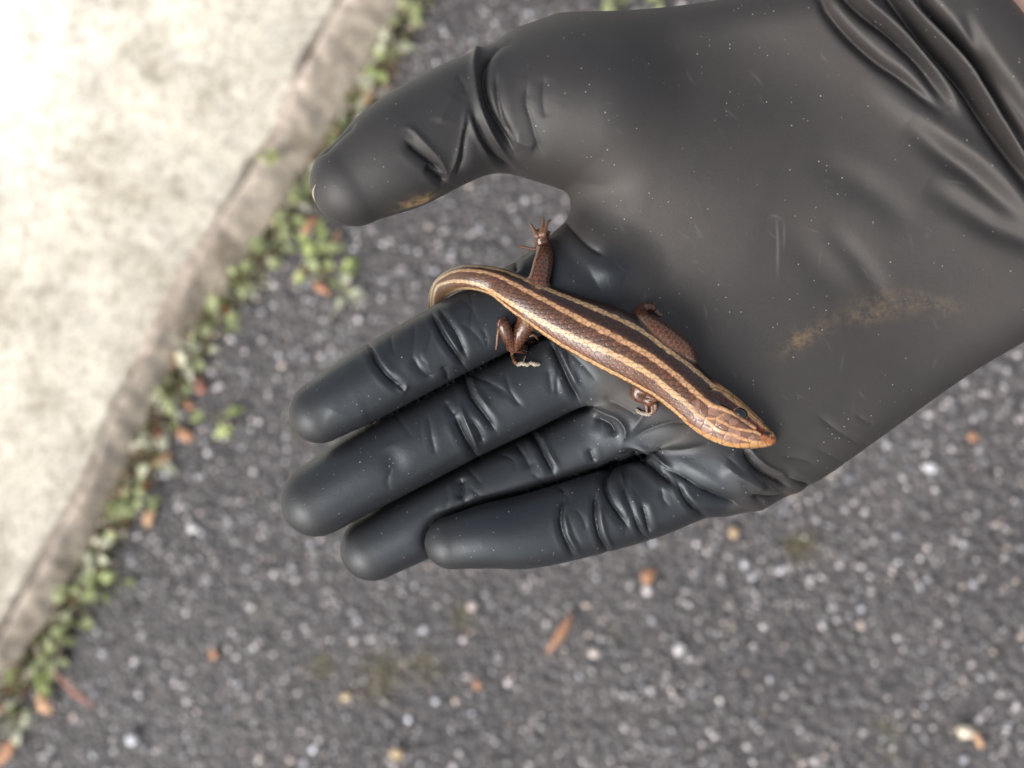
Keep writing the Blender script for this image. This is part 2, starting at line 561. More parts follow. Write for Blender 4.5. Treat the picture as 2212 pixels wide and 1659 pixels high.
# ------------------------------------------------------------------ kerb of weathered concrete
KERB_H = 0.018
FOOT = [(905, -60), (880, 0), (835, 100), (785, 190), (742, 262), (690, 345), (640, 425), (595, 490), (540, 570), (480, 645), (420, 735), (372, 820),
        (330, 905), (290, 1000), (250, 1085), (212, 1165), (165, 1260), (105, 1355), (50, 1435), (0, 1500), (-60, 1570)]
EDGE = [(775, -60), (738, 0), (700, 60), (668, 110), (640, 175), (618, 235), (590, 300), (548, 345), (520, 400), (488, 450), (452, 512), (415, 562), (382, 615),
        (352, 672), (318, 742), (285, 815), (248, 892), (215, 975), (182, 1048), (140, 1120), (95, 1200), (45, 1290), (0, 1370), (-60, 1450)]
def kerb():
    f = np.array([gp(*p, 0.0)[:2] for p in FOOT])
    e = np.array([gp(*p, KERB_H)[:2] for p in EDGE])
    n = 420
    fs, es = spline(f, n), spline(e, n)
    d0 = (fs[0] - fs[-1]); d0 /= np.linalg.norm(d0)
    ext = np.concatenate([np.linspace(2.6, 0.02, 30)])
    fs = np.vstack([fs[0] + d0 * ext[:, None], fs, fs[-1] - d0 * ext[::-1, None]])
    es = np.vstack([es[0] + d0 * ext[:, None], es, es[-1] - d0 * ext[::-1, None]])
    inw = np.array([d0[1], -d0[0]])
    if inw @ fs.mean(0) < 0:            # away from the hand
        inw = -inw
    rows = []   # each: (fraction foot->edge or inward distance, height, colour)
    face = [(-0.18, -0.012), (0.0, 0.0), (0.10, 0.008), (0.22, 0.018), (0.34, 0.027), (0.46, 0.036), (0.57, 0.0435), (0.67, 0.049), (0.75, 0.0535), (0.82, 0.057),
            (0.88, 0.0595), (0.92, 0.0605), (0.95, 0.0600), (0.965, 0.0590), (0.98, 0.0565), (1.0, 0.0560), (1.02, 0.0605)]
    verts, cols = [], []
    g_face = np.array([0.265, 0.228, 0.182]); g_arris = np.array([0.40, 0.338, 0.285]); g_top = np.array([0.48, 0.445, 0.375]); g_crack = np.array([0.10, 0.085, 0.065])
    m = len(fs)
    for t, z in face:
        z *= KERB_H / 0.0605
        p = fs + (es - fs) * t
        verts.append(np.column_stack([p, np.full(m, z)]))
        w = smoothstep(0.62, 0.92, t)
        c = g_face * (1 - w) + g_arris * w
        if 0.975 < t < 1.03:
            c = None
        cols.append(c)
    inner = list(np.concatenate([[0.0030, 0.0050], np.arange(1, 46) * 0.007, 0.315 + np.array([0.03, 0.08, 0.2, 0.5, 1.2, 3.0])]))
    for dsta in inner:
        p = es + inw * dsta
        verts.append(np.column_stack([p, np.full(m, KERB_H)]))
        if dsta < 0.004:
            cols.append(None); continue
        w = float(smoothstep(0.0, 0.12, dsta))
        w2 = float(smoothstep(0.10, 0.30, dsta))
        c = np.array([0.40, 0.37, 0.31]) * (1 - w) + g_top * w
        c = c * (1 - w2) + np.array([0.80, 0.775, 0.71]) * w2  # paler inward: the stronger light on the slab painted into its colour
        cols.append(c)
    V = np.array(verts); R_ = len(verts)
    C = np.zeros((R_, m, 3))
    for r in range(R_):
        for j in range(m):
            x, y, z = V[r, j]
            s = 1.0
            if 2 <= r < R_ - 6 and 28 < j < m - 28:
                nz = noise.noise(Vector((x * 22, y * 22, z * 30)))
                n2 = noise.noise(Vector((x * 85, y * 85, z * 85 + 3)))
                n3 = noise.noise(Vector((x * 9, y * 9, 5.0)))
                if r < 17:
                    k = 0.0045 * nz + 0.0016 * n2
                    V[r, j, 0] -= inw[0] * k * (0.3 + 0.7 * (r / 16)); V[r, j, 1] -= inw[1] * k
                    V[r, j, 2] += 0.0022 * n2 + (0.0035 * n3 if r < 13 else 0)
                else:
                    V[r, j, 2] += 0.0012 * nz + 0.0007 * n2
            if cols[r] is None:                      # the open joint along the arris: deep in places, filled in others
                nq = noise.noise(Vector((V[r, j, 0] * 16, V[r, j, 1] * 16, 9.0)))
                k = max(0.0, min(1.0, 0.72 + 1.7 * nq))
                V[r, j, 2] -= 0.008 * k
                C[r, j] = g_crack * k + g_arris * (1 - k)
            else:
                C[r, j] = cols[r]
    idx = np.arange(R_ * m).reshape(R_, m)
    q = np.stack([idx[:-1, :-1], idx[:-1, 1:], idx[1:, 1:], idx[1:, :-1]], -1).reshape(-1, 4)
    v = V.reshape(-1, 3)
    nn = vert_normals(v, q)
    if nn[:, 2].mean() < 0:
        q = q[:, ::-1]
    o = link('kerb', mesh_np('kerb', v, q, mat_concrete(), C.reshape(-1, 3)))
    o['kind'] = 'structure'
    return fs, inw
FOOTLINE, INW = kerb()

def inside_kerb(x, y):
    """signed distance in front (+) of the kerb foot"""
    d = FOOTLINE - np.array([x, y])
    i = int(np.argmin((d ** 2).sum(1)))
    return float(d[i] @ INW)

# ------------------------------------------------------------------ loose aggregate in the asphalt
def ico():
    bm = bmesh.new()
    bmesh.ops.create_icosphere(bm, subdivisions=1, radius=1.0)
    v = np.array([p.co[:] for p in bm.verts]); f = np.array([[q.index for q in p.verts] for p in bm.faces])
    bm.free()
    return v, f
ICO_V, ICO_F = ico()

def aggregate(n=54000):
    x = rng.uniform(-0.50, 0.52, n); y = rng.uniform(-0.44, 0.42, n)
    dd = np.empty(n)
    for c in range(0, n, 2000):
        d = FOOTLINE[None] - np.stack([x, y], 1)[c:c + 2000, None]
        i = (d ** 2).sum(2).argmin(1)
        dd[c:c + 2000] = d[np.arange(len(i)), i] @ INW
    keep = dd > 0.004
    x, y, dd = x[keep], y[keep], dd[keep]
    n = len(x)
    r = 0.0006 + 0.0016 * rng.random(n) ** 2.0
    nv = len(ICO_V)
    v = ICO_V[None] * (1 + rng.normal(0, 0.17, (n, nv, 1)))
    v = v * r[:, None, None] * rng.uniform(0.75, 1.25, (n, 1, 3))
    a = rng.uniform(0, 6.28, n)
    ca, sa = np.cos(a)[:, None], np.sin(a)[:, None]
    vx = v[..., 0] * ca - v[..., 1] * sa; vy = v[..., 0] * sa + v[..., 1] * ca
    v = np.stack([vx, vy, v[..., 2] * 0.7], -1)
    z = np.array([ground_z(float(a), float(b)) for a, b in zip(x, y)])
    v += np.stack([x, y, z + r * 0.25], -1)[:, None]
    f = (ICO_F[None] + (np.arange(n) * nv)[:, None, None]).reshape(-1, 3)
    g = np.clip(rng.lognormal(math.log(0.088), 0.62, n), 0.02, 0.45)
    g = np.where(rng.random(n) < 0.17, rng.uniform(0.24, 0.6, n), g)  # pale chips, some of them standing in for bright glints
    tint = np.array([1.0, 0.90, 0.875])[None] * np.ones((n, 3))
    k = rng.random(n)
    tint[k < 0.10] = (1.0, 0.80, 0.66)
    tint[(k > 0.10) & (k < 0.25)] = (0.96, 0.97, 1.03)
    cc = g[:, None] * tint
    for p, r_ in MOSS:
        w = np.clip(1.6 - np.hypot(x - p.x, y - p.y) / r_, 0, 0.85)[:, None] * (rng.random(n) < 0.8)[:, None]
        cc = cc * (1 - w) + np.array([[0.060, 0.048, 0.016]]) * w
    col = np.repeat(cc, nv, 0)
    m = mat_pigment('stone_chips', 0.33, 0.8, 600.0, 0.3, 0.0004, 0.2)
    o = link('asphalt_gravel', mesh_np('asphalt_gravel', v.reshape(-1, 3), f, m, col, smooth=False))
    o['kind'] = 'stuff'
    o['label'] = 'grey and pale stone chips bedded in the dark asphalt'
aggregate()

def gutter_soil(n=3600):
    """crumbs of soil, moss and dead bits swept against the foot of the kerb"""
    i = rng.integers(31, len(FOOTLINE) - 31, n)
    out = rng.random(n) ** 1.8 * 0.017 * (0.5 + 0.8 * rng.random(n)) - 0.001
    c = FOOTLINE[i] - INW[None] * out[:, None] + rng.normal(0, 0.002, (n, 2))
    r = 0.0007 + 0.0017 * rng.random(n) ** 2
    nv = len(ICO_V)
    v = ICO_V[None] * (1 + rng.normal(0, 0.25, (n, nv, 1))) * r[:, None, None] * rng.uniform(0.5, 1.7, (n, 1, 3))
    v = v + np.stack([c[:, 0], c[:, 1], 0.001 + rng.random(n) * 0.004 * np.clip(1 - out / 0.015, 0.1, 1)], -1)[:, None]
    f = (ICO_F[None] + (np.arange(n) * nv)[:, None, None]).reshape(-1, 3)
    pal = np.array([(0.05, 0.038, 0.026), (0.085, 0.062, 0.04), (0.075, 0.075, 0.028), (0.14, 0.15, 0.055), (0.24, 0.17, 0.10), (0.40, 0.37, 0.29), (0.26, 0.10, 0.05)])
    k = rng.choice(len(pal), n, p=[.17, .2, .17, .16, .14, .12, .04])
    m = mat_pigment('gutter_crumbs', 0.8, 0.25, 600.0, 0.3, 0.0004, 0.25)
    o = link('gutter_soil', mesh_np('gutter_soil', v.reshape(-1, 3), f, m, np.repeat(pal[k] * rng.uniform(0.7, 1.3, (n, 1)), nv, 0), smooth=False))
    o['kind'] = 'stuff'
    o['label'] = 'dark soil, moss and dead bits swept against the kerb foot'
gutter_soil()


# ------------------------------------------------------------------ the gloved hand
def zc_px(px, py):
    u = (px - 1250) * 0.77 - (py - 700) * 0.64
    return 12.0 * np.clip(u / 1050.0, 0, 1.6) ** 1.4

FINGERS = {
    'index': [(692, 890, 68, 2), (800, 830, 79, 2), (940, 753, 82, 2), (1060, 691, 86, 1.5), (1170, 640, 90, 1), (1300, 600, 92, 2)],
    'middle': [(686, 1080, 79, -4), (789, 1019, 87, -4), (899, 960, 91, -4), (1019, 897, 92, -3.5), (1119, 847, 94, -2.5), (1230, 793, 95, -1), (1360, 740, 95, 1)],
    'ring': [(806, 1183, 71, -9), (930, 1117, 80, -8.5), (1050, 1056, 84, -8), (1180, 997, 86, -7), (1290, 940, 87, -4.5), (1420, 880, 88, 0)],
    'little': [(977, 1167, 62, 1), (1060, 1152, 76, 1), (1150, 1139, 87, 0), (1300, 1097, 94, -1), (1420, 1060, 93, -1), (1560, 985, 100, 2)],
    'thumb': [(763, 396, 92, 14), (850, 343, 116, 13), (960, 281, 122, 11), (1060, 238, 123, 9), (1170, 225, 122, 9), (1300, 225, 118, 12)],
}
def chain_px(rows):
    return np.array([(*P(x, y, z), r * MMPX * (CAM_D - z) / CAM_D) for x, y, r, z in rows])
FCH = {k: chain_px(v) for k, v in FINGERS.items()}
FTUBE = {k: Tube(np.column_stack([c, c[:, 3]]), 70, 17.0) for k, c in FCH.items()}
THENAR = chain_px([(1230, 250, 112, 5), (1400, 310, 122, 2), (1600, 380, 116, 0), (1800, 430, 90, 0)])
OUTLINE = [(1112, 98), (1200, 50), (1320, 38), (1450, 28), (1580, 18), (1690, 8), (1800, -26), (1950, -68), (2034, -58), (2482, 480), (2370, 620), (2212, 722),
           (2090, 802), (1950, 905), (1790, 1020), (1720, 1063), (1640, 1098), (1570, 1100), (1480, 1030), (1390, 975), (1290, 890), (1200, 760), (1150, 620),
           (1175, 535), (1240, 478), (1290, 425), (1280, 378), (1220, 345), (1110, 290)]
POLY = [P(x, y, float(zc_px(x, y)))[:2] for x, y in OUTLINE]
PALM_R = 12.5

def bump2(px, py, cx, cy, rx, ry, ang):
    c, s = math.cos(ang), math.sin(ang)
    u = (px - cx) * c + (py - cy) * s
    v = -(px - cx) * s + (py - cy) * c
    return np.exp(-(u / rx) ** 2 - (v / ry) ** 2)

def palm_relief(px, py):
    m = -2.6 * bump2(px, py, 1450, 640, 260, 130, 0.55)       # hollow of the palm under the lizard
    m += 1.8 * bump2(px, py, 1780, 800, 300, 170, -0.6)       # little-finger side mound
    m += 0.8 * bump2(px, py, 1500, 430, 260, 200, 0.4)
    m -= 0.7 * bump2(px, py, 1690, 650, 90, 300, 0.5)
    m -= 3.0 * bump2(px, py, 1400, 960, 90, 60, 0.3)
    return m

def sdf_palm(p):
    px, py = proj(p)
    zc = zc_px(px, py) + palm_relief(px, py)
    d2 = poly_sdf(p[:, 0], p[:, 1], POLY)
    uu = (px - 1250) * 0.77 - (py - 700) * 0.64
    qx = d2 + PALM_R; qy = np.maximum(np.abs(p[:, 2] - zc) - 9.0 * smoothstep(450, 1000, uu), 0)
    d = np.minimum(np.maximum(qx, qy), 0) + np.hypot(np.maximum(qx, 0), np.maximum(qy, 0)) - PALM_R
    return d * 0.95

def sdf_glove(p, want=False):
    palm = smin(sdf_palm(p), chain(p, THENAR), 22.0)
    lone = {k: t.at(p)[0] for k, t in FTUBE.items()}
    four = lone['index']
    for k in ('middle', 'ring', 'little'):
        four = smin(four, lone[k], 0.5)
    best = smin(smin(palm, lone['thumb'], 12.0), four, 9.0)
    # the slits between touching fingers
    for a, b, zb, w in (('index', 'middle', -2.5, 0.52), ('middle', 'ring', -8.5, 0.56), ('ring', 'little', -6.0, 0.45)):
        slab = np.abs(lone[a] - lone[b]) * 0.5 - w
        cav = np.maximum(np.maximum(slab, zb - p[:, 2]), np.maximum(np.maximum(lone[a], lone[b]) - 2.0, -palm - 0.5))
        best = smax(best, -cav, 1.0)
    if want:
        st = np.stack([lone[k] for k in FCH] + [palm], 1)
        return best, st
    return best

# creases and folds of the rubber: sketch polyline, sigma px, height mm, part, kind
WR = [
    # thumb
    ([(1096, 80), (1066, 80), (1040, 96), (1027, 128), (1026, 168), (1033, 215), (1046, 255), (1063, 289), (1086, 322), (1112, 357)], 9, 1.7, 'thumb palm', 'r'),
    ([(1098, 96), (1075, 100), (1054, 116), (1044, 145), (1044, 180), (1052, 215), (1066, 250), (1084, 285), (1112, 330)], 10, -2.2, 'thumb palm', 'g'),
    ([(1070, 150), (1072, 190), (1078, 230), (1090, 268), (1110, 300)], 9, -0.9, 'thumb palm', 'g'),
    ([(1009, 232), (1019, 268), (1036, 309), (1062, 345)], 6, 0.8, 'thumb palm', 'r'),
    ([(1022, 240), (1034, 275), (1054, 315), (1082, 350), (1120, 374)], 7, -1.2, 'thumb palm', 'g'),
    ([(1008, 225), (998, 285), (986, 339), (969, 384)], 6, 0.8, 'thumb', 'r'),
    ([(1012, 262), (1004, 300), (1000, 350), (985, 380)], 8, -0.8, 'thumb', 'g'),
    ([(870, 290), (878, 276), (892, 282), (906, 296), (926, 318), (952, 348), (970, 384)], 8, 0.9, 'thumb', 'r'),
    ([(874, 300), (890, 318), (912, 336), (936, 356), (960, 378)], 11, -1.7, 'thumb', 'g'),
    ([(918, 360), (940, 376), (965, 396)], 9, -1.5, 'thumb', 'g'),
    ([(985, 160), (1000, 180), (1008, 205)], 10, -0.4, 'thumb', 'g'),
    ([(985, 200), (960, 240), (950, 270)], 26, 0.7, 'thumb', 'r'),
    ([(1140, 170), (1136, 220), (1146, 260), (1160, 310), (1176, 345)], 14, -0.7, 'thumb palm', 'g'),
    ([(1176, 160), (1172, 210), (1178, 260)], 16, -0.5, 'thumb palm', 'g'),
    ([(1108, 300), (1135, 310), (1158, 318)], 16, 0.9, 'thumb palm', 'r'),
    ([(690, 338), (730, 296), (770, 262)], 7, -0.8, 'thumb', 'g'),
    # index
    ([(786, 728), (796, 745), (812, 781), (838, 815), (880, 850)], 8, -1.7, 'index', 'g'),
    ([(800, 735), (812, 760), (830, 790), (852, 815)], 8, 0.5, 'index', 'r'),
    ([(882, 828), (873, 845), (862, 840), (855, 826)], 6, 0.7, 'index', 'r'),
    ([(892, 770), (905, 795), (925, 812), (938, 808)], 9, -0.8, 'index', 'g'),
    ([(925, 670), (936, 684), (956, 723), (981, 760), (1010, 800)], 7, -1.7, 'index', 'g'),
    ([(945, 660), (960, 685), (985, 720), (1012, 780)], 7, -1.1, 'index', 'g'),
    ([(938, 672), (950, 690), (972, 730), (1000, 772)], 5, 0.9, 'index', 'r'),
    ([(955, 790), (965, 806), (968, 822)], 7, -0.8, 'index', 'g'),
    ([(1195, 690), (1204, 730), (1200, 750)], 12, -0.7, 'index palm', 'g'),
    ([(700, 880), (760, 900), (800, 890)], 36, 0.5, 'index', 'r'),
    # middle
    ([(1000, 806), (1014, 851), (1043, 893), (1074, 936)], 8, -1.7, 'middle', 'g'),
    ([(1016, 806), (1030, 845), (1058, 885)], 8, 0.6, 'middle', 'r'),
    ([(993, 868), (1003, 900), (1018, 936), (1036, 986)], 6, 1.0, 'middle', 'r'),
    ([(980, 893), (994, 925), (1012, 960), (1036, 992)], 9, -1.9, 'middle', 'g'),
    ([(1016, 905), (1034, 930), (1045, 960)], 8, -1.0, 'middle', 'g'),
    ([(1184, 730), (1200, 765), (1214, 795), (1234, 838), (1256, 874)], 7, -1.9, 'middle palm', 'g'),
    ([(1200, 740), (1225, 790), (1250, 840)], 8, 0.7, 'middle palm', 'r'),
    ([(838, 965), (852, 1000), (862, 1030)], 24, -0.7, 'middle', 's'),
    ([(960, 865), (972, 885), (984, 900)], 7, -0.7, 'middle', 'g'),
    # ring
    ([(1142, 930), (1160, 955), (1175, 985), (1198, 1028)], 7, -1.6, 'ring', 'g'),
    ([(1156, 925), (1174, 952), (1190, 985), (1206, 1010)], 7, 0.6, 'ring', 'r'),
    ([(1110, 955), (1132, 985), (1146, 1015)], 10, -0.8, 'ring', 'g'),
    ([(994, 1030), (998, 1058), (990, 1080)], 10, -1.5, 'ring', 'g'),
    ([(1272, 968), (1284, 1000)], 7, -0.8, 'ring', 'g'),
    # little
    ([(1228, 1060), (1214, 1090), (1211, 1130), (1221, 1165), (1244, 1212)], 7, -1.5, 'little', 'g'),
    ([(1224, 1095), (1222, 1130), (1232, 1165), (1254, 1200)], 6, 0.6, 'little', 'r'),
    ([(1290, 1055), (1285, 1085), (1287, 1125), (1297, 1165), (1320, 1206)], 6, -1.7, 'little', 'g'),
    ([(1298, 1085), (1299, 1120), (1310, 1160), (1328, 1190)], 6, 0.7, 'little', 'r'),
    ([(1345, 990), (1318, 1010), (1306, 1040), (1318, 1080), (1340, 1115), (1362, 1146)], 9, -2.0, 'little', 'g'),
    ([(1345, 1030), (1352, 1065), (1366, 1105), (1385, 1150), (1400, 1164)], 6, -1.6, 'little', 'g'),
    ([(1340, 1010), (1348, 1048), (1360, 1090), (1378, 1135)], 4, 0.9, 'little', 'r'),
    ([(1386, 1085), (1396, 1120), (1404, 1156)], 7, -1.4, 'little', 'g'),
    ([(1462, 1042), (1478, 1075), (1498, 1100), (1530, 1120)], 6, -1.7, 'little palm', 'g'),
    # palm rim by the little finger
    ([(1336, 982), (1372, 984), (1400, 1000), (1424, 1022), (1460, 1052)], 9, -2.0, 'little palm ring', 'g'),
    ([(1344, 966), (1378, 968), (1412, 982), (1440, 1008), (1480, 1040), (1540, 1070)], 8, 1.2, 'little palm ring', 'r'),
    ([(1420, 1000), (1460, 1024), (1500, 1050), (1560, 1085), (1615, 1103)], 13, -2.6, 'little palm', 'g'),
    ([(1604, 962), (1618, 990), (1640, 1015), (1672, 1036), (1712, 1058)], 10, -2.4, 'palm', 'g'),
    ([(1612, 955), (1632, 985), (1660, 1008), (1705, 1030), (1740, 1046)], 6, 1.1, 'palm', 'r'),
    ([(1620, 1070), (1655, 1080), (1690, 1078), (1715, 1068)], 10, -2.4, 'palm', 'g'),
    ([(1690, 1020), (1720, 1040), (1750, 1052), (1785, 1058)], 8, -1.7, 'palm', 'g'),
    ([(1560, 1000), (1600, 1030), (1660, 1060)], 26, 1.8, 'palm', 'r'),
    # star of folds at the ring-finger base
    ([(1262, 868), (1300, 890), (1335, 905), (1352, 930), (1343, 958)], 7, 1.1, 'palm middle ring', 'r'),
    ([(1280, 900), (1316, 918), (1330, 945)], 12, -1.6, 'palm middle ring', 'g'),
    ([(1300, 860), (1345, 880), (1385, 905)], 16, -1.0, 'palm middle ring', 'g'),
    ([(1345, 958), (1400, 930), (1450, 915), (1500, 912)], 13, -1.0, 'palm', 'g'),
    ([(1340, 950), (1400, 968), (1470, 972), (1530, 960)], 9, 0.8, 'palm', 'r'),
    ([(1400, 880), (1380, 910), (1360, 940)], 9, 0.6, 'palm', 'r'),
    # thumb web and index root
    ([(1212, 470), (1240, 500), (1272, 530), (1310, 555)], 13, -1.2, 'palm index', 'g'),
    ([(1225, 560), (1280, 600), (1330, 610), (1400, 640)], 30, -0.9, 'palm index', 's'),
    ([(1285, 605), (1315, 590), (1350, 605)], 26, 1.3, 'palm index', 's'),
    ([(1100, 540), (1112, 560), (1114, 590)], 7, -1.0, 'palm index', 'g'),
    ([(1190, 520), (1225, 545), (1260, 580)], 18, -0.6, 'palm index', 's'),
    # wrist and cuff
    ([(1720, -80), (1770, -10), (1789, 26), (1820, 65), (1854, 99), (1900, 138), (1940, 165), (1995, 210), (2048, 256)], 13, -1.7, 'palm', 's'),
    ([(1740, -110), (1820, -20), (1850, 14), (1885, 42), (1918, 66), (1955, 100), (1990, 138), (2030, 200), (2050, 240)], 15, -2.4, 'palm', 's'),
    ([(1770, -120), (1850, -20), (1890, 20), (1950, 72), (2000, 122), (2050, 187), (2085, 250)], 13, 1.9, 'palm', 's'),
    ([(1800, -170), (1905, -40), (1940, 5), (1975, 50), (2010, 95), (2060, 150), (2100, 200), (2150, 285), (2300, 520)], 19, -3.4, 'palm', 's'),
    ([(1830, -170), (1930, -40), (1985, 28), (2035, 82), (2090, 142), (2140, 220), (2330, 530)], 12, 2.2, 'palm', 's'),
    ([(1870, -170), (1965, -40), (2010, 18), (2065, 78), (2110, 130), (2150, 190), (2330, 470)], 15, -3.2, 'palm', 's'),
    ([(2110, 200), (2150, 250), (2180, 300), (2330, 520)], 13, -1.8, 'palm', 's'),
    ([(2080, 20), (2115, 95), (2150, 150), (2190, 205), (2300, 370)], 15, -1.4, 'palm', 's'),
    
    ([(1870, 155), (1940, 215), (2004, 262), (2070, 308), (2133, 355), (2330, 520)], 26, 1.0, 'palm', 's'),
    ([(1960, 262), (2030, 325), (2100, 375), (2160, 430), (2240, 500)], 26, -1.2, 'palm', 's'),
    ([(1750, 325), (1800, 362), (1875, 405), (1930, 450), (1975, 505)], 34, -1.0, 'palm', 's'),
    ([(1780, 480), (1830, 535), (1870, 580), (1925, 672)], 24, -0.8, 'palm', 's'),
    ([(1690, 480), (1760, 560), (1830, 640)], 34, -0.5, 'palm', 's'),
    ([(2000, 400), (2100, 460), (2170, 500), (2330, 560)], 26, -1.1, 'palm', 's'),
]
PARTS = ['index', 'middle', 'ring', 'little', 'thumb', 'palm']

def dist_poly2(px, py, pl):
    best = np.full(px.shape, 1e9); tt = np.zeros(px.shape)
    seg = np.linalg.norm(np.diff(pl, axis=0), axis=1); L = seg.sum(); a = 0
    for i in range(len(pl) - 1):
        e = pl[i + 1] - pl[i]
        wx, wy = px - pl[i, 0], py - pl[i, 1]
        h = np.clip((wx * e[0] + wy * e[1]) / (e @ e + 1e-9), 0, 1)
        d = np.hypot(wx - e[0] * h, wy - e[1] * h)
        m = d < best
        best = np.where(m, d, best); tt = np.where(m, (a + h * seg[i]) / L, tt)
        a += seg[i]
    return best, tt

def wrinkle(v, n):
    px, py = proj(v)
    _, st = sdf_glove(v, True)
    view = np.stack([-v[:, 0], -v[:, 1], CAM_D - v[:, 2]], 1)
    view /= np.linalg.norm(view, axis=1, keepdims=True)
    face = smoothstep(-0.25, 0.25, (n * view).sum(1))
    near = {k: (1 - smoothstep(0.8, 4.0, st[:, i] - st.min(1))) for i, k in enumerate(PARTS)}
    off = np.zeros(len(v))
    # short random transverse creases round the joints, pulled tight in the rubber
    rr = np.random.default_rng(21)
    extra = []
    for k, joints in (('index', (0.36, 0.60, 0.78)), ('middle', (0.34, 0.60, 0.82)), ('ring', (0.35, 0.62)), ('little', (0.45, 0.66, 0.8))):
        T = FTUBE[k]
        for jn in joints:
            for m_ in range(4):
                a = np.clip(jn + rr.normal(0, 0.045), 0.05, 0.95)
                i = int(a * (len(T.s) - 1))
                c = T.c[i]; r = T.hw[i]
                l0 = rr.uniform(-0.85, 0.4); l1 = min(0.95, l0 + rr.uniform(0.4, 1.1)); sl = rr.normal(0, 0.35); cv = rr.normal(0, 0.3)
                tt_ = np.linspace(0, 1, 5)
                q_ = [c + T.B[i] * r * (l0 + (l1 - l0) * t) + T.T[i] * r * (sl * (t - 0.5) + cv * (t - 0.5) ** 2) for t in tt_]
                X, Y = proj(np.array(q_))
                extra.append((list(zip(X, Y)), rr.uniform(4.0, 6.5), rr.uniform(-0.32, -0.10), k, 'g'))
    for m_ in range(16):        # drag lines fanning over the heel and rim of the palm
        x0, y0 = rr.uniform(1480, 1900), rr.uniform(880, 1040)
        if y0 > 1100 - 0.55 * (x0 - 1560):
            continue
        a = rr.normal(0.55, 0.3); L_ = rr.uniform(40, 130)
        extra.append(([(x0, y0), (x0 + L_ * .5 * math.cos(a), y0 + L_ * .5 * math.sin(a) + rr.normal(0, 4)), (x0 + L_ * math.cos(a), y0 + L_ * math.sin(a))], rr.uniform(5, 9), rr.uniform(-0.4, -0.12), 'palm', 'g'))
    for pts, sg, h, parts, kind in WR + extra:
        pl = spline(pts, max(6, len(pts) * 4))
        lo, hi = pl.min(0) - sg * 4, pl.max(0) + sg * 4
        s = np.where((px > lo[0]) & (px < hi[0]) & (py > lo[1]) & (py < hi[1]) & (face > 0))[0]
        if not len(s):
            continue
        d, t = dist_poly2(px[s], py[s], pl)
        taper = smoothstep(0, 0.22, t) * (1 - smoothstep(0.80, 1.0, t))
        taper = 0.12 + 0.88 * taper
        if kind == 's':
            taper = np.sin(math.pi * np.clip(t, 0, 1)) ** 0.9
        g = np.exp(-(d / sg) ** 2)
        if kind == 'g' and h < -0.05:          # sharp crease with soft shoulders
            g = 1.15 * np.exp(-d / (0.55 * sg)) + 0.16 * np.exp(-(d / (1.5 * sg)) ** 2) - 0.09 * np.exp(-((d - 2.3 * sg) / (0.9 * sg)) ** 2)
            g = g * (0.72 if sg < 14 else 0.6)
        elif kind == 'r':
            g = 0.5 * np.exp(-d / (0.6 * sg)) + 0.25 * g
        elif kind == 's':
            g = np.exp(-(d / sg) ** 2)
        w = np.max([near[k][s] for k in parts.split()], axis=0)
        w = w * (1.45 if 'thumb' in parts and h < 0 else 1.0) * (((1.8 if h < 0 else 1.4) if pl[:, 0].max() > 2040 else 0.8) if kind == 's' else 1.0)
        off[s] += h * g * taper * w * face[s]
    return off

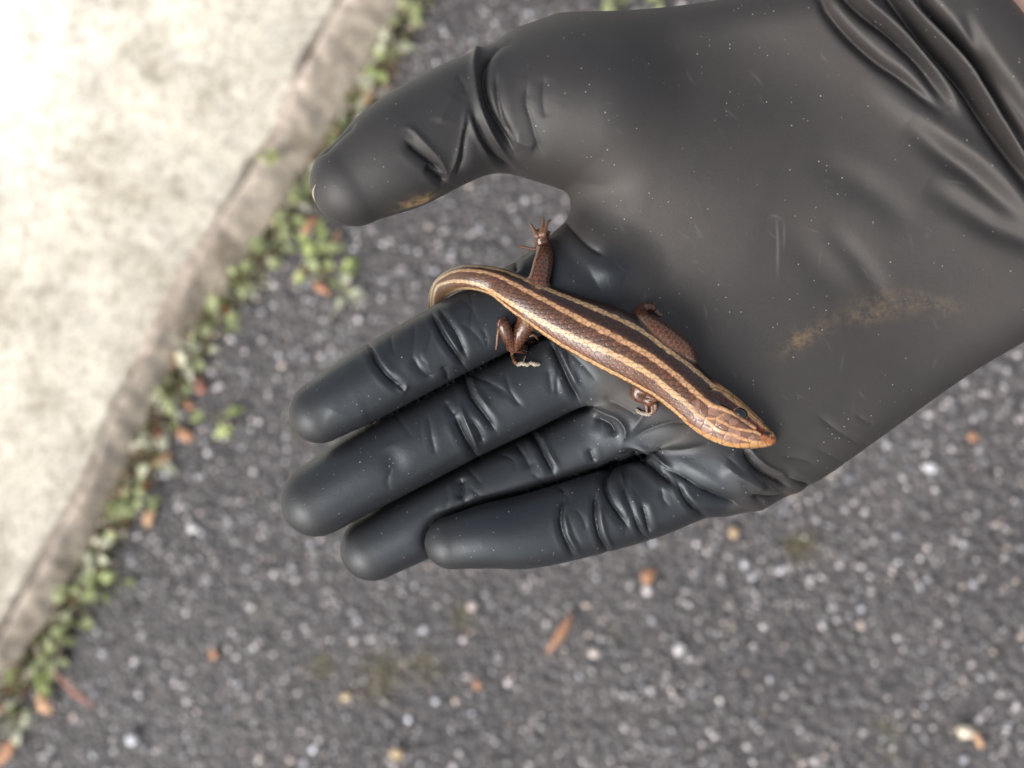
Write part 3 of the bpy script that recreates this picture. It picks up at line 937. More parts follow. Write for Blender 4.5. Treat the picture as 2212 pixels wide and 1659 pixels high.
def build_glove():
    v, q = surface_nets(sdf_glove, (-78, -75, -46), (192, 126, 62), 0.74)
    v = project_to(sdf_glove, v, 0.25, 2)
    v = relax(v, q, 5, 0.5)
    base = (v, q)
    v, q = subdivide(v, q)
    v = relax(v, q, 1, 0.5)
    n = vert_normals(v, q)
    off = wrinkle(v, n)
    # slack rubber: slow waves
    px, py = proj(v)
    v = v + n * off[:, None]
    v = relax(v, q, 1, 0.12)
    px, py = proj(v)
    soil = np.zeros(len(v))
    for x, y, a, b, r, k in ((1742, 724, 66, 24, -0.5, .26), (1720, 742, 36, 12, -0.5, .26), (1885, 672, 62, 30, -0.1, .2), (1875, 684, 30, 12, 0, .24), (1960, 650, 90, 26, 0.08, .18), (2040, 662, 40, 14, 0.1, .14), (892, 441, 34, 13, -0.3, .9), (925, 428, 22, 8, -0.4, .7), (1500, 1170, 30, 10, 0, .2)):
        soil += k * bump2(px, py, x, y, a, b, r)
    soil *= n[:, 2] > 0
    _, st = sdf_glove(v, True)
    fing = st[:, :4].min(1)
    pal = smoothstep(-3.0, 3.0, fing - st[:, 5]) * 0.80 + 0.10
    tw = smoothstep(-4.0, 4.0, np.minimum(fing, st[:, 5]) - st[:, 4])
    pal = pal * (1 - tw) + 0.72 * tw
    for k in ('index', 'middle', 'ring', 'little'):
        i = np.where(st[:, :4].argmin(1) == PARTS.index(k))[0]
        _, ss, _, _ = FTUBE[k].at(v[i])
        pal[i] += 0.28 * (1 - smoothstep(-1.0, 5.0, ss - FTUBE[k].hw[0] * 0.0)) * (fing[i] < 2.0)
    scuff = np.zeros(len(v))
    rs = np.random.default_rng(4)
    lines = [((1676, 462), (1680, 520), (1679, 604), 2.6, .8), ((1692, 470), (1694, 510), (1692, 545), 2.2, .5), ((1660, 470), (1672, 466), (1690, 474), 3, .5)]
    for _ in range(60):
        x, y = rs.uniform(1280, 2050), rs.uniform(90, 900)
        a = rs.normal(1.1, 0.5); L_ = rs.uniform(8, 55)
        lines.append(((x, y), (x + L_ * .5 * math.cos(a) + rs.normal(0, 2), y + L_ * .5 * math.sin(a)), (x + L_ * math.cos(a), y + L_ * math.sin(a)), rs.uniform(1.6, 2.6), rs.uniform(.1, .4)))
    for p0, p1, p2, w_, a_ in lines:
        pl = spline([p0, p1, p2], 9)
        i = np.where((px > pl[:, 0].min() - 8) & (px < pl[:, 0].max() + 8) & (py > pl[:, 1].min() - 8) & (py < pl[:, 1].max() + 8) & (n[:, 2] > 0))[0]
        d, t = dist_poly2(px[i], py[i], pl)
        scuff[i] = np.maximum(scuff[i], a_ * np.exp(-(d / w_) ** 2) * np.sin(math.pi * np.clip(t, 0.03, 0.97)))
    return base, v, q, np.stack([np.clip(soil, 0, 1), np.clip(pal, 0, 1), scuff], 1)

(GB_V, GB_Q), gv, gq, gsoil_sheen = build_glove()
GLOVE_BVH = BVHTree.FromPolygons([tuple(x) for x in GB_V], [tuple(int(i) for i in f) for f in GB_Q])
hand_pivot = (60.0, 20.0, -12.0)
HAND = hand_root('gloved_hand', hand_pivot)
tag(HAND, 'open hand in a black nitrile glove, palm up, holding the striped lizard', 'hand')
M_GLOVE = mat_glove()
link('glove', mesh_np('glove', (gv - hand_pivot) * 0.001, gq, M_GLOVE, gsoil_sheen), HAND)

def forearm():
    rows = []
    for x, y, hw, hh in ((2000, 330, 20, 10), (2200, 190, 26, 14), (2440, 20, 30, 18.5), (2800, -270, 33, 24), (3300, -660, 38, 32)):
        z = min(float(zc_px(x, y)), 60.0)
        rows.append((*P(x, y, z), hw, hh))
    tb = Tube(rows, 80)
    f = lambda p: tb.at(p)[0]
    v, q = surface_nets(f, tb.lo, tb.hi, 2.0, 2.2)
    v = relax(v, q, 4)
    k = NT('skin')
    co = k.coords()
    k.l(k.ramp(k.noise(co, 60.0, 4), [(0.3, (0.44, 0.25, 0.18)), (0.7, (0.55, 0.33, 0.25))]), k.b.inputs['Base Color'])
    k.b.inputs['Roughness'].default_value = 0.5
    k.b.inputs['Subsurface Weight'].default_value = 0.15
    k.b.inputs['Subsurface Radius'].default_value = (0.004, 0.0015, 0.0008)
    k.bump(k.noise(co, 900.0, 3), 0.2, 0.0004)
    link('forearm', mesh_np('forearm', (v - hand_pivot) * 0.001, q, k.m), HAND)
forearm()

def hit(px, py):
    o = Vector((0, 0, CAM_D)); d = (Vector(P(px, py, 0)) - o).normalized()
    loc, nor, i, dist = GLOVE_BVH.ray_cast(o, d)
    return None if loc is None else (loc, dist)

def on_glove(px, py, lift, default_z):
    h = hit(px, py)
    return (h[0].z if h else default_z) + lift

# nail showing through the split at the thumb tip
def thumb_nail():
    rows = [(684, 398), (679, 410), (679, 424), (683, 436)]
    pts = []
    for x, y in rows:
        h = hit(x, y)
        z = h[0].z if h else 8.0
        pts.append(P(x, y, z + 0.15))
    c = spline(pts, 9)
    vs, fs = [], []
    for i, p in enumerate(c):
        w = 0.24 * math.sin(math.pi * (i + 0.25) / 8.5) + 0.05
        for k in range(5):
            a = -1 + k * 0.5
            vs.append((p[0] + w * a - 0.2, p[1], p[2] + 0.12 + 0.2 * (1 - a * a) + 0.5 * w * a))
    for i in range(8):
        for k in range(4):
            fs.append((i * 5 + k, i * 5 + k + 1, i * 5 + k + 6, i * 5 + k + 5))
    m = mat_plain('nail', (0.22, 0.18, 0.155), 0.3, 0.5, 0.05, 300, 0)
    v = (np.array(vs) - hand_pivot) * 0.001
    q = np.array(fs)
    o = link('thumbnail', mesh_np('thumbnail', v, q, m), HAND)
    o['label'] = 'sliver of pale nail showing through a split in the thumb tip'
thumb_nail()


# ------------------------------------------------------------------ the lizard
def C1(x, y):        # first detail sketch -> sketch pixels
    return 877.8 + 0.372 * x, 438.9 + 0.372 * y
def H1(x, y):        # head detail sketch -> sketch pixels
    return (2650 + x / 3.686) * 0.5486, (1350 + y / 3.686) * 0.5486

def smooth_z(z, k):
    z = np.array(z, float)
    for _ in range(k):
        zz = z.copy()
        zz[1:-1] = 0.25 * z[:-2] + 0.5 * z[1:-1] + 0.25 * z[2:]
        z = zz
    return z

# centre line: detail x, y, half width, flatness, z override
BODY = [(185, 760, 20, .95, -26), (168, 690, 30, .95, -19), (166, 610, 40, .95, -11), (178, 545, 50, .93, -4), (218, 480, 60, .92, 3), (300, 437, 69, .90, 7), (400, 431, 73, .88, None),
        (520, 456, 84, .85, None), (600, 497, 98, .82, None), (680, 545, 112, .78, None), (800, 608, 132, .72, None), (950, 684, 156, .68, None), (1100, 750, 174, .66, None),
        (1200, 795, 182, .66, None), (1350, 882, 174, .68, None), (1480, 967, 160, .70, None), (1600, 1062, 150, .70, None), (1700, 1148, 150, .68, None), (1790, 1216, 152, .66, None),
        (1870, 1268, 143, .70, None), (1940, 1304, 124, .72, None), (2010, 1335, 98, .74, None), (2066, 1356, 70, .76, None), (2100, 1368, 52, .80, None), (2118, 1374, 36, .85, None)]
def body_rows():
    rows, surf = [], []
    for x, y, hw, fl, zo in BODY:
        px, py = C1(x, y)
        r = hw * 0.372 * MMPX
        if zo is None:
            z = on_glove(px, py, r * fl * 0.70, 9)
        else:
            z = float(zo)
        rows.append([px, py, r, fl, z])
    z = smooth_z([a[4] for a in rows], 2)
    z = np.maximum(z, [a[4] - 0.6 for a in rows])
    out = []
    for (px, py, r, fl, _), zz in zip(rows, z):
        k = (CAM_D - zz) / CAM_D
        out.append((*P(px, py, zz), r * k, r * k * fl))
    return out
BR = body_rows()
BODY_T = Tube(BR, 420)

def limb(rows, z_in, first_z=None):
    """rows: detail x,y,r ; rests on the glove (lift given per row) """
    out = []
    zprev = first_z
    for x, y, r, lift in rows:
        px, py = C1(x, y)
        rr = r * 0.372 * MMPX
        if lift is None:
            z = first_z
        else:
            z = on_glove(px, py, rr * 0.85 + lift, zprev - 1.0 if zprev is not None else 8)
        zprev = z
        k = (CAM_D - z) / CAM_D
        out.append((*P(px, py, z), rr * k, rr * k))
    return out
def zbody(x, y):
    px, py = C1(x, y)
    p = np.array(P(px, py, 10.0))
    j = ((BODY_T.c[:, :2] - p[:2]) ** 2).sum(1).argmin()
    return float(BODY_T.c[j, 2])

LIMBS = []
def add_limb(rows, kind):
    z0 = zbody(rows[0][0], rows[0][1])
    r = limb(rows, None, z0)
    LIMBS.append((Tube(r, 40 if kind == 'leg' else 24), kind))
    return r
# far hind leg, reaching up the picture
add_limb([(775, 560, 62, None), (768, 470, 60, .6), (785, 385, 58, .5), (800, 310, 53, .4), (797, 255, 46, .1), (786, 215, 42, .1), (784, 180, 38, 0)], 'leg')
for t in ([(762, 268, 12, 0), (720, 264, 9, 0), (680, 255, 8, 0), (640, 252, 6, 0)],
          [(760, 190, 16, 0), (742, 155, 10, 0), (728, 130, 8, 0), (719, 118, 5, 0)],
          [(783, 180, 16, 0), (790, 135, 10, .2), (796, 100, 8, .2), (797, 84, 5, .2)],
          [(798, 180, 16, 0), (812, 140, 10, .2), (822, 108, 8, .2), (836, 98, 5, .3)],
          [(812, 215, 15, .4), (820, 185, 12, .8), (818, 165, 10, 1.0), (838, 170, 5, .6)]):
    add_limb([(t[0][0], t[0][1], t[0][2], 0.0)] + t[1:], 'toe')
# near hind leg, folded
add_limb([(720, 640, 58, None), (690, 710, 54, .3), (655, 765, 50, .3), (622, 825, 42, .2), (610, 812, 34, .6), (585, 760, 38, 1.0), (560, 705, 36, .8), (548, 712, 22, .2)], 'leg')
for t in ([(545, 715, 14, .1), (533, 750, 9, .1), (527, 800, 8, .1), (521, 848, 6, .1)],
          [(618, 845, 16, 0), (616, 880, 10, 0), (630, 920, 11, 0), (650, 938, 10, 0)],
          [(690, 785, 14, 0), (720, 800, 10, 0), (745, 806, 8, 0)],
          [(715, 770, 10, 0), (745, 765, 10, 0), (768, 795, 9, 0)]):
    add_limb([(t[0][0], t[0][1], t[0][2], 0.0)] + t[1:], 'toe')
add_limb([(650, 938, 10, 0), (672, 930, 13, 0), (700, 938, 13, 0), (722, 928, 11, 0), (745, 935, 15, 0), (775, 936, 9, 0)], 'shed')
add_limb([(680, 930, 9, 0), (686, 905, 6, .2), (694, 888, 4, .3)], 'shed')
# far front leg, bent back along the flank
add_limb([(1640, 905, 46, None), (1602, 846, 58, 3.4), (1524, 790, 64, 3.2), (1448, 736, 62, 2.6), (1386, 692, 54, 1.8), (1353, 652, 43, .8), (1362, 622, 33, .3), (1395, 604, 27, .2), (1425, 608, 25, 0)], 'leg')
for t in ([(1420, 600, 14, .1), (1436, 592, 10, .2), (1441, 572, 4, .4)],
          [(1425, 615, 15, 0), (1448, 632, 10, 0), (1462, 648, 8, 0), (1482, 657, 4, .1)],
          [(1428, 608, 15, 0), (1456, 628, 10, 0), (1472, 645, 7, 0), (1498, 648, 3, .1)],
          [(1415, 625, 14, 0), (1405, 632, 11, 0), (1392, 626, 7, .2)]):
    add_limb([(t[0][0], t[0][1], t[0][2], 0.0)] + t[1:], 'toe')
# near front leg, tucked under the shoulder
add_limb([(1450, 1075, 44, None), (1400, 1085, 46, .4), (1345, 1092, 44, .3), (1352, 1118, 38, .4), (1385, 1132, 34, .3), (1412, 1142, 36, .2)], 'leg')
for t in ([(1385, 1150, 16, .1), (1395, 1185, 11, .3), (1398, 1228, 6, .4)],
          [(1415, 1150, 16, .1), (1428, 1185, 11, .2), (1424, 1215, 9, .1), (1400, 1228, 8, 0)],
          [(1430, 1140, 16, .1), (1448, 1175, 11, .2), (1442, 1205, 9, .1), (1415, 1232, 8, 0)]):
    add_limb([(t[0][0], t[0][1], t[0][2], 0.0)] + t[1:], 'toe')
add_limb([(1410, 1224, 11, 0), (1380, 1222, 13, 0), (1352, 1212, 12, 0), (1338, 1200, 9, 0)], 'shed')

def sdf_skink(p, full=False):
    d, s, l, u = BODY_T.at(p)
    best = d.copy(); who = np.zeros(len(p), int)
    S, L_, U = s.copy(), l.copy(), u.copy()
    raw = d.copy(); dleg = np.full(len(p), 50.0)
    for i, (t, kind) in enumerate(LIMBS):
        e, s2, l2, u2 = t.at(p)
        if full:
            m = e < raw - 0.0
            if kind == 'leg':
                dleg = np.minimum(dleg, e)
            raw = np.where(m, e, raw); who = np.where(m, i + 1, who)
            S = np.where(m, s2, S); L_ = np.where(m, l2, L_); U = np.where(m, u2, U)
        best = smin(best, e, 1.1 if kind == 'leg' else 0.35)
    if full:
        return best, who, S, L_, U, (d, dleg)
    return best

def scales(q, c):
    """imbricate scales; q rows towards the head, c columns round the body.  returns edge (0 centre..1 rim), lift, id hash"""
    n = len(q)
    edge = np.full(n, 2.0); lift = np.zeros(n); hid = np.zeros(n); done = np.zeros(n, bool)
    k0 = np.floor(q) + 2
    for a in range(4):
        k = k0 - a
        off = 0.5 * np.mod(k, 2)
        j = np.round(c - off)
        dq = (q - k) / 1.25
        dc = (c - off - j) / 0.60
        r = np.sqrt(dq ** 2 + np.abs(dc) ** 2.2)
        m = (~done) & (r < 1)
        edge[m] = r[m]; lift[m] = np.clip(-dq[m] * 0.5 + 0.5, 0, 1)
        hid[m] = np.mod(np.abs(np.sin(k[m] * 12.9898 + j[m] * 78.233) * 43758.5453), 1.0)
        done |= m
    return edge, lift, hid

def line_t(pts):
    """stripe drawn on the detail sketch -> lateral position as a function of body arc length"""
    px = np.array([P(*C1(x, y), 12.0) for x, y in spline(pts, 60)])
    z = np.interp(np.arange(60), [0, 59], [0, 0])
    D2 = ((px[:, None, :2] - BODY_T.c[None, :, :2]) ** 2).sum(2)
    j = D2.argmin(1)
    # lift each point to the back of the animal so that parallax is right
    for _ in range(2):
        zt = BODY_T.c[j, 2] + BODY_T.hh[j] * 0.85
        kk = (CAM_D - zt) / CAM_D / ((CAM_D - 12.0) / CAM_D)
        q = px[:, :2] * kk[:, None]
        j = ((q[:, None] - BODY_T.c[None, :, :2]) ** 2).sum(2).argmin(1)
    lat = ((q - BODY_T.c[j, :2]) * BODY_T.B[j, :2]).sum(1) / BODY_T.hw[j]
    o = np.argsort(BODY_T.s[j])
    return BODY_T.s[j][o], lat[o]

def build_skink():
    lo = np.min([t.lo for t in [BODY_T] + [x[0] for x in LIMBS]], 0)
    hi = np.max([t.hi for t in [BODY_T] + [x[0] for x in LIMBS]], 0)
    h = 0.30
    v, q = surface_nets(sdf_skink, lo, hi, h, 1.8)
    v = project_to(sdf_skink, v, 0.06, 1)
    v = relax(v, q, 1, 0.4)
    v, q = subdivide(v, q)
    v = relax(v, q, 1, 0.5)
    n = vert_normals(v, q)
    _, who, s, l, u, dlim = sdf_skink(v, True)
    px, py = proj(v)
    N = len(v)
    kinds = np.array(['body'] + [k for _, k in LIMBS])[who]
    body = kinds == 'body'; leg = kinds == 'leg'; toe = kinds == 'toe'; shed = kinds == 'shed'
    th = np.arctan2(l, u)
    # ---- colours
    DK = np.array(srgb(58, 35, 25)); BR_ = np.array(srgb(94, 60, 42)); TAN = np.array(srgb(206, 166, 120)); PINK = np.array(srgb(206, 158, 116))
    ORG = np.array(srgb(140, 82, 48)); BELLY = np.array(srgb(170, 145, 120)); PALE = np.array(srgb(172, 156, 128)); OLIVE = np.array(srgb(96, 84, 66)); BLK = np.array(srgb(38, 24, 19))
    K = 0.60                                   # pigment level at which these read right under this light
    L1 = line_t([(440, 545), (520, 585), (640, 680), (800, 795), (1000, 920), (1200, 1015), (1420, 1122), (1580, 1250), (1680, 1325)])
    L2 = line_t([(170, 600), (182, 530), (215, 462), (300, 448), (440, 480), (600, 575), (800, 695), (1000, 792), (1250, 902), (1400, 985), (1520, 1080), (1660, 1195)])
    L3 = line_t([(158, 600), (165, 520), (200, 440), (290, 398), (400, 395), (500, 415), (620, 470), (800, 565), (960, 650), (1180, 762), (1400, 880), (1560, 1000), (1730, 1145)])
    L4 = line_t([(480, 372), (560, 392), (700, 448), (850, 512), (1050, 592), (1200, 658), (1350, 732), (1500, 842), (1640, 938), (1772, 1050)])
    smax = BODY_T.s[-1]
    def ln(L, wdt):
        t0 = np.interp(s, L[0], L[1])
        hw = np.interp(s, BODY_T.s, BODY_T.hw)
        return (l - t0) * hw / wdt             # signed, in stripe half-widths
    ps = 1.32
    hwl = np.interp(s, BODY_T.s, BODY_T.hw)
    ncol = 30.0
    edge, lift, hid = scales(s / ps, th / (2 * math.pi) * ncol)
    wob = (hid - 0.5) * 0.5
    col = np.tile(BR_, (N, 1))
    w = np.clip(0.35 + hwl / 9.0, 0.5, 1.2) * 0.60
    L1 = (L1[0], np.maximum(L1[1], -0.93))
    a2, a3, a4, a1 = ln(L2, w), ln(L3, w), ln(L4, w * 0.85), ln(L1, w * 0.5)
    top = u > -0.05
    # flanks: upper flank dark
    upf = a3 > 0
    f = smoothstep(0.8, 2.4, a3)[:, None]
    col = np.where(upf[:, None], BR_ * (1 - f) + DK * f * 0.92 + BLK * f * 0.08, col)
    fl = (a2 < 0)
    f = (smoothstep(0.8, 1.6, -a2) * 0.85)[:, None]
    col = np.where(fl[:, None], col * (1 - f) + (BR_ * 0.55 + ORG * 0.25) * f, col)
    # orange fleck on some scales of the back
    spot = (hid > 0.55) & (edge > 0.55) & (edge < 0.92)
    col = np.where((spot & (a2 > -4) & (a3 < 1))[:, None], col * 0.62 + ORG * 0.38, col)
    spot2 = (edge < 0.62) & (a2 < -1)
    col = np.where(spot2[:, None], col * 0.75 + ORG * 0.25, col)
    # rims
    rim = smoothstep(0.66, 0.94, edge)[:, None]
    col = col * (1 - 0.62 * rim)
    hd = np.interp(s, [0, smax * 0.25, smax * 0.38], [1, 1, 0])[:, None]   # tail end: greyer
    for a, c in ((a1, TAN), (a2, TAN), (a3, PINK), (a4, TAN * 0.9)):
        m = (1 - smoothstep(0.82, 1.08, np.abs(a + wob)))[:, None]
        cc = c * (1 - hd * 0.8) + PALE * hd * 0.8
        cc = cc * (1 - 0.50 * rim)
        col = col * (1 - m) + cc * m
    # stretch of skin below the lower line is pale belly
    bel = smoothstep(-0.12, -0.4, u)[:, None] if False else (1 - smoothstep(-0.45, -0.15, u))[:, None]
    col = col * (1 - bel) + BELLY * bel
    # tail top between the lines olive brown
    g = hd * 0.55 * (np.abs(a2) > 1.1)[:, None] * (np.abs(a3) > 1.1)[:, None]
    col = col * (1 - g) + OLIVE * g * 1.0
    disp = np.where(body, 0.10 * lift - 0.09 * smoothstep(0.82, 1.0, edge), 0.0)
    # ---- head shields
    hx, hy = (px / 0.5486 - 2650) * 3.686, (py / 0.5486 - 1350) * 3.686
    seeds = np.array([(345, 960), (440, 950), (610, 985), (680, 1135), (800, 1060), (865, 1125), (1010, 1200), (545, 1150), (740, 1195), (350, 1085), (365, 1185), (285, 1170), (250, 1080),
                      (490, 1255), (690, 1280), (905, 1290), (1060, 1330), (1130, 1400), (1330, 1365), (1250, 1320), (670, 1385), (780, 1395), (920, 1420), (1060, 1440), (1190, 1450), (1310, 1450), (1410, 1420),
                      (1390, 1310), (1300, 1245), (1200, 1180), (1120, 1110), (850, 880), (700, 760), (610, 830), (740, 930), (900, 1020), (1040, 1100), (640, 650), (790, 740), (940, 850), (1060, 945), (1160, 1040),
                      (1270, 1140), (1390, 1225), (520, 870), (560, 740), (480, 1370), (600, 1420), (330, 1290), (200, 1150), (800, 1470)], float)
    head = body & (s > smax - 26) & (u > -0.3)
    hi_ = np.where(head)[0]
    P2 = np.stack([hx[hi_] + 14 * np.sin(hy[hi_] / 37), hy[hi_] + 14 * np.sin(hx[hi_] / 41)], 1)
    D = np.sqrt(((P2[:, None] - seeds[None]) ** 2).sum(2))
    o = np.argsort(D, 1)[:, :2]
    d1 = np.take_along_axis(D, o[:, :1], 1)[:, 0]; d2 = np.take_along_axis(D, o[:, 1:2], 1)[:, 0]
    gap = d2 - d1
    hash_ = np.mod(np.abs(np.sin(o[:, 0] * 91.7 + 3.1) * 4371.3), 1.0)
    SHB = np.array(srgb(112, 76, 60)); SHL = np.array(srgb(158, 120, 100)); RED = np.array(srgb(120, 54, 28)); LIP = np.array(srgb(196, 148, 98)); HT = np.array(srgb(206, 156, 110)); EYEB = np.array(srgb(56, 28, 19))
    hc = SHB[None] * (1 - hash_[:, None]) + SHL[None] * hash_[:, None]
    x, y = hx[hi_], hy[hi_]
    def band(pts, wd, c, hc, soft=0.35):
        d, _ = dist_poly2(x, y, spline(np.array(pts, float), len(pts) * 4))
        m = (1 - smoothstep(1 - soft, 1 + soft, d / wd))[:, None]
        return hc * (1 - m) + c * m
    # dark side of the face
    hc = band([(440, 640), (600, 760), (760, 860), (900, 980), (1060, 1080), (1180, 1170), (1290, 1250), (1400, 1320)], 108, EYEB, hc)
    hc = band([(1150, 1170), (1260, 1230), (1390, 1310)], 62, RED, hc)
    hc = band([(370, 760), (450, 830), (560, 905), (700, 950), (860, 1020), (980, 1090), (1100, 1170), (1180, 1225)], 27, HT, hc)
    hc = band([(310, 1010), (450, 1090), (540, 1180), (600, 1215)], 20, HT, hc)
    hc = band([(620, 1110), (750, 1170), (870, 1230), (1000, 1262), (1180, 1290), (1260, 1330)], 18, HT, hc)
    hc = band([(560, 1220), (700, 1290), (820, 1322), (1000, 1390), (1180, 1440), (1300, 1450)], 20, HT, hc)
    hc = band([(480, 1090), (600, 1100), (720, 1040)], 14, HT, hc)
    hc = band([(150, 1150), (300, 1245), (500, 1355), (750, 1455), (900, 1490), (1200, 1480), (1400, 1460)], 32, LIP, hc)
    hc = band([(575, 640), (700, 665), (820, 765), (950, 858), (1070, 958), (1160, 1050), (1280, 1150), (1400, 1240), (1450, 1320), (1440, 1400)], 46, LIP, hc)
    hc = band([(1300, 1380), (1400, 1420), (1440, 1400)], 45, np.array(srgb(190, 120, 76)), hc)
    hc = band([(555, 615), (560, 640), (545, 660)], 30, BLK * 0.4, hc)            # ear opening
    de = np.hypot(((x - 985) * 0.8 + (y - 1030) * 0.6) / 92, (-(x - 985) * 0.6 + (y - 1030) * 0.8) / 62)
    lid = (np.exp(-((de - 1.15) / 0.16) ** 2))[:, None]
    hc = hc * (1 - 0.8 * lid) + np.array(srgb(150, 104, 76)) * 0.8 * lid
    hc = band([(1372, 1300), (1392, 1318)], 22, BLK * 0.4, hc)                     # nostril
    seam = (1 - smoothstep(3, 13, gap))[:, None]
    hc = hc * (1 - 0.55 * seam)
    fade = smoothstep(0, 110, (x - 330) * 0.80 + (y - 830) * 0.60 + 40 * np.sin(y / 60))
    col[hi_] = col[hi_] * (1 - fade[:, None]) + hc * fade[:, None]
    hd_disp = 0.07 * smoothstep(0, 30, gap) - 0.03
    ear = np.exp(-((x - 552) ** 2 + (y - 640) ** 2) / 26 ** 2)
    disp[hi_] = disp[hi_] * (1 - fade) + hd_disp * fade - 0.8 * ear
    eye_socket = np.exp(-(((x - 985) * 0.8 + (y - 1030) * 0.6) / 95) ** 2 - ((-(x - 985) * 0.6 + (y - 1030) * 0.8) / 60) ** 2)
    disp[hi_] -= 0.35 * eye_socket
    db, _ = dist_poly2(x, y, spline(np.array([(560, 900), (700, 945), (860, 1015), (980, 1085), (1100, 1168), (1200, 1235)], float), 30))
    disp[hi_] += 0.38 * np.exp(-(db / 40) ** 2)                     # brow ridge
    db, _ = dist_poly2(x, y, spline(np.array([(620, 800), (760, 880), (900, 985), (1060, 1090), (1200, 1190), (1340, 1290)], float), 30))
    disp[hi_] -= 0.30 * np.exp(-(db / 45) ** 2)
    db, _ = dist_poly2(x, y, spline(np.array([(600, 640), (760, 700), (900, 790), (1060, 920), (1200, 1060), (1330, 1180), (1425, 1290), (1440, 1380)], float), 40))
    mouth = np.exp(-(db / 9) ** 2)
    disp[hi_] -= 0.16 * mouth
    col[hi_] *= (1 - 0.55 * mouth)[:, None]
    # ---- limbs
    per = np.array([1.0] + [float(t.hw.mean()) for t, _ in LIMBS])[who]
    e2, l2, h2 = scales(-s / 1.05 + 50, th / (2 * math.pi) * 13.0)
    lg = np.array(srgb(78, 52, 40))[None] * (1 - smoothstep(0.55, 0.92, e2)[:, None] * 0.50) + ORG[None] * (0.45 * smoothstep(0.4, 0.75, e2) * (1 - smoothstep(0.8, 0.92, e2)))[:, None]
    under = (1 - smoothstep(-0.5, 0.1, u))[:, None]
    lg = lg * (1 - under * 0.5) + BELLY * under * 0.3
    bl = (smoothstep(-0.9, 0.9, dlim[0] - dlim[1]) * (leg | body))[:, None]
    col = col * (1 - bl) + lg * bl
    disp[leg] = (0.07 * l2 - 0.05 * smoothstep(0.82, 1, e2))[leg]
    ring = 0.5 + 0.5 * np.sin(s * 2 * math.pi / 0.75)
    tc = np.array(srgb(128, 92, 72))[None] * (0.65 + 0.45 * ring[:, None])
    col[toe] = tc[toe]
    disp[toe] = (0.05 * ring)[toe]
    col[shed] = np.array(srgb(178, 165, 146)) * (0.8 + 0.2 * np.sin(px[shed] * 2.1 + py[shed] * 1.7))[:, None]
    disp[shed] = 0.12 * np.sin(px[shed] * 1.1) * np.cos(py[shed] * 1.3)
    pale_toes = np.isin(who, [13 - 0]) if False else np.zeros(N, bool)
    col = np.clip(col, 0, 1) * K
    # tiny random mottling so that no two scales match
    col *= (0.86 + 0.28 * hid)[:, None]
    v = v + n * disp[:, None]
    gl = np.full(N, 0.32)
    gl[hi_] = 0.32 * (1 - fade) + 0.17 * fade
    gl[leg] = 0.23
    return v, q, np.column_stack([col, gl])

sv, sq, scol = build_skink()
sk_pivot = tuple(BODY_T.c[260] - np.array([0, 0, 5.0]))
SKINK = hand_root('skink', sk_pivot)
tag(SKINK, 'brown lizard with pale stripes lying across the gloved palm and fingers', 'lizard')
M_SKINK = mat_pigment('skink_skin', 0.36, 0.42, 1500.0, 0.08, 0.0002, 0.10, 0.0, True)
link('body', mesh_np('body', (sv - sk_pivot) * 0.001, sq, M_SKINK, scol), SKINK)
SKINK_BVH = BVHTree.FromPolygons([tuple(x) for x in sv[::1]], [tuple(int(i) for i in f) for f in sq])

def eye():
    px, py = H1(985, 1032)
    o = Vector((0, 0, CAM_D)); d = (Vector(P(px, py, 0)) - o).normalized()
    loc, nor, i, dist = SKINK_BVH.ray_cast(o, d)
    if loc is None:
        return
    c = loc - nor * 0.70
    bm = bmesh.new()
    bmesh.ops.create_uvsphere(bm, u_segments=28, v_segments=16, radius=1.55)
    ax = Vector(BODY_T.T[390])
    for vtx in bm.verts:
        k = vtx.co.dot(ax)
        vtx.co += ax * k * 0.35
        vtx.co = (vtx.co + c - Vector(sk_pivot)) * 0.001
    for f in bm.faces:
        f.smooth = True
    me = bpy.data.meshes.new('eye')
    bm.to_mesh(me); bm.free()
    k = NT('eye_black')
    k.b.inputs['Base Color'].default_value = (0.006, 0.005, 0.004, 1)
    k.b.inputs['Roughness'].default_value = 0.06
    me.materials.append(k.m)
    link('eye', me, SKINK)
eye()


# ------------------------------------------------------------------ weeds at the kerb foot
def leaf_mesh(name, length, width, curl, lobes, mat):
    n = 6
    vs, fs = [], []
    for i in range(n + 1):
        t = i / n
        w = width * 0.5 * (math.sin(math.pi * min(1, t ** 0.75)) ** 0.8) if 0 < t < 1 else width * 0.04
        if lobes:
            w *= 0.78 + 0.30 * math.cos(t * lobes * 2 * math.pi)
        z = curl * length * (t * t) * -0.5 + 0.12 * length * math.sin(math.pi * t)
        vs += [(-w, length * t, z + w * 0.35), (0, length * t, z), (w, length * t, z + w * 0.35)]
    for i in range(n):
        a = i * 3
        fs += [(a, a + 1, a + 4, a + 3), (a + 1, a + 2, a + 5, a + 4)]
    return mesh_np(name, np.array(vs), np.array(fs), mat)

LEAF_GREEN = mat_leaf('leaf_green', (0.27, 0.30, 0.135))
LEAF_LIME = mat_leaf('leaf_lime', (0.33, 0.38, 0.14))
LEAF_PALE = mat_leaf('leaf_pale', (0.46, 0.46, 0.33))
LEAF_DARK = mat_leaf('leaf_dark', (0.12, 0.14, 0.05))
STEM = mat_plain('stem_green', (0.18, 0.16, 0.07))
LEAVES = {}
for kname, mt in (('green', LEAF_GREEN), ('lime', LEAF_LIME), ('pale', LEAF_PALE), ('dark', LEAF_DARK)):
    LEAVES[kname] = [leaf_mesh('leaf', 0.010, 0.0075, 0.5, 0, mt), leaf_mesh('leaf', 0.0125, 0.0085, 0.8, 2.5, mt), leaf_mesh('leaf', 0.0075, 0.0065, 0.2, 0, mt)]

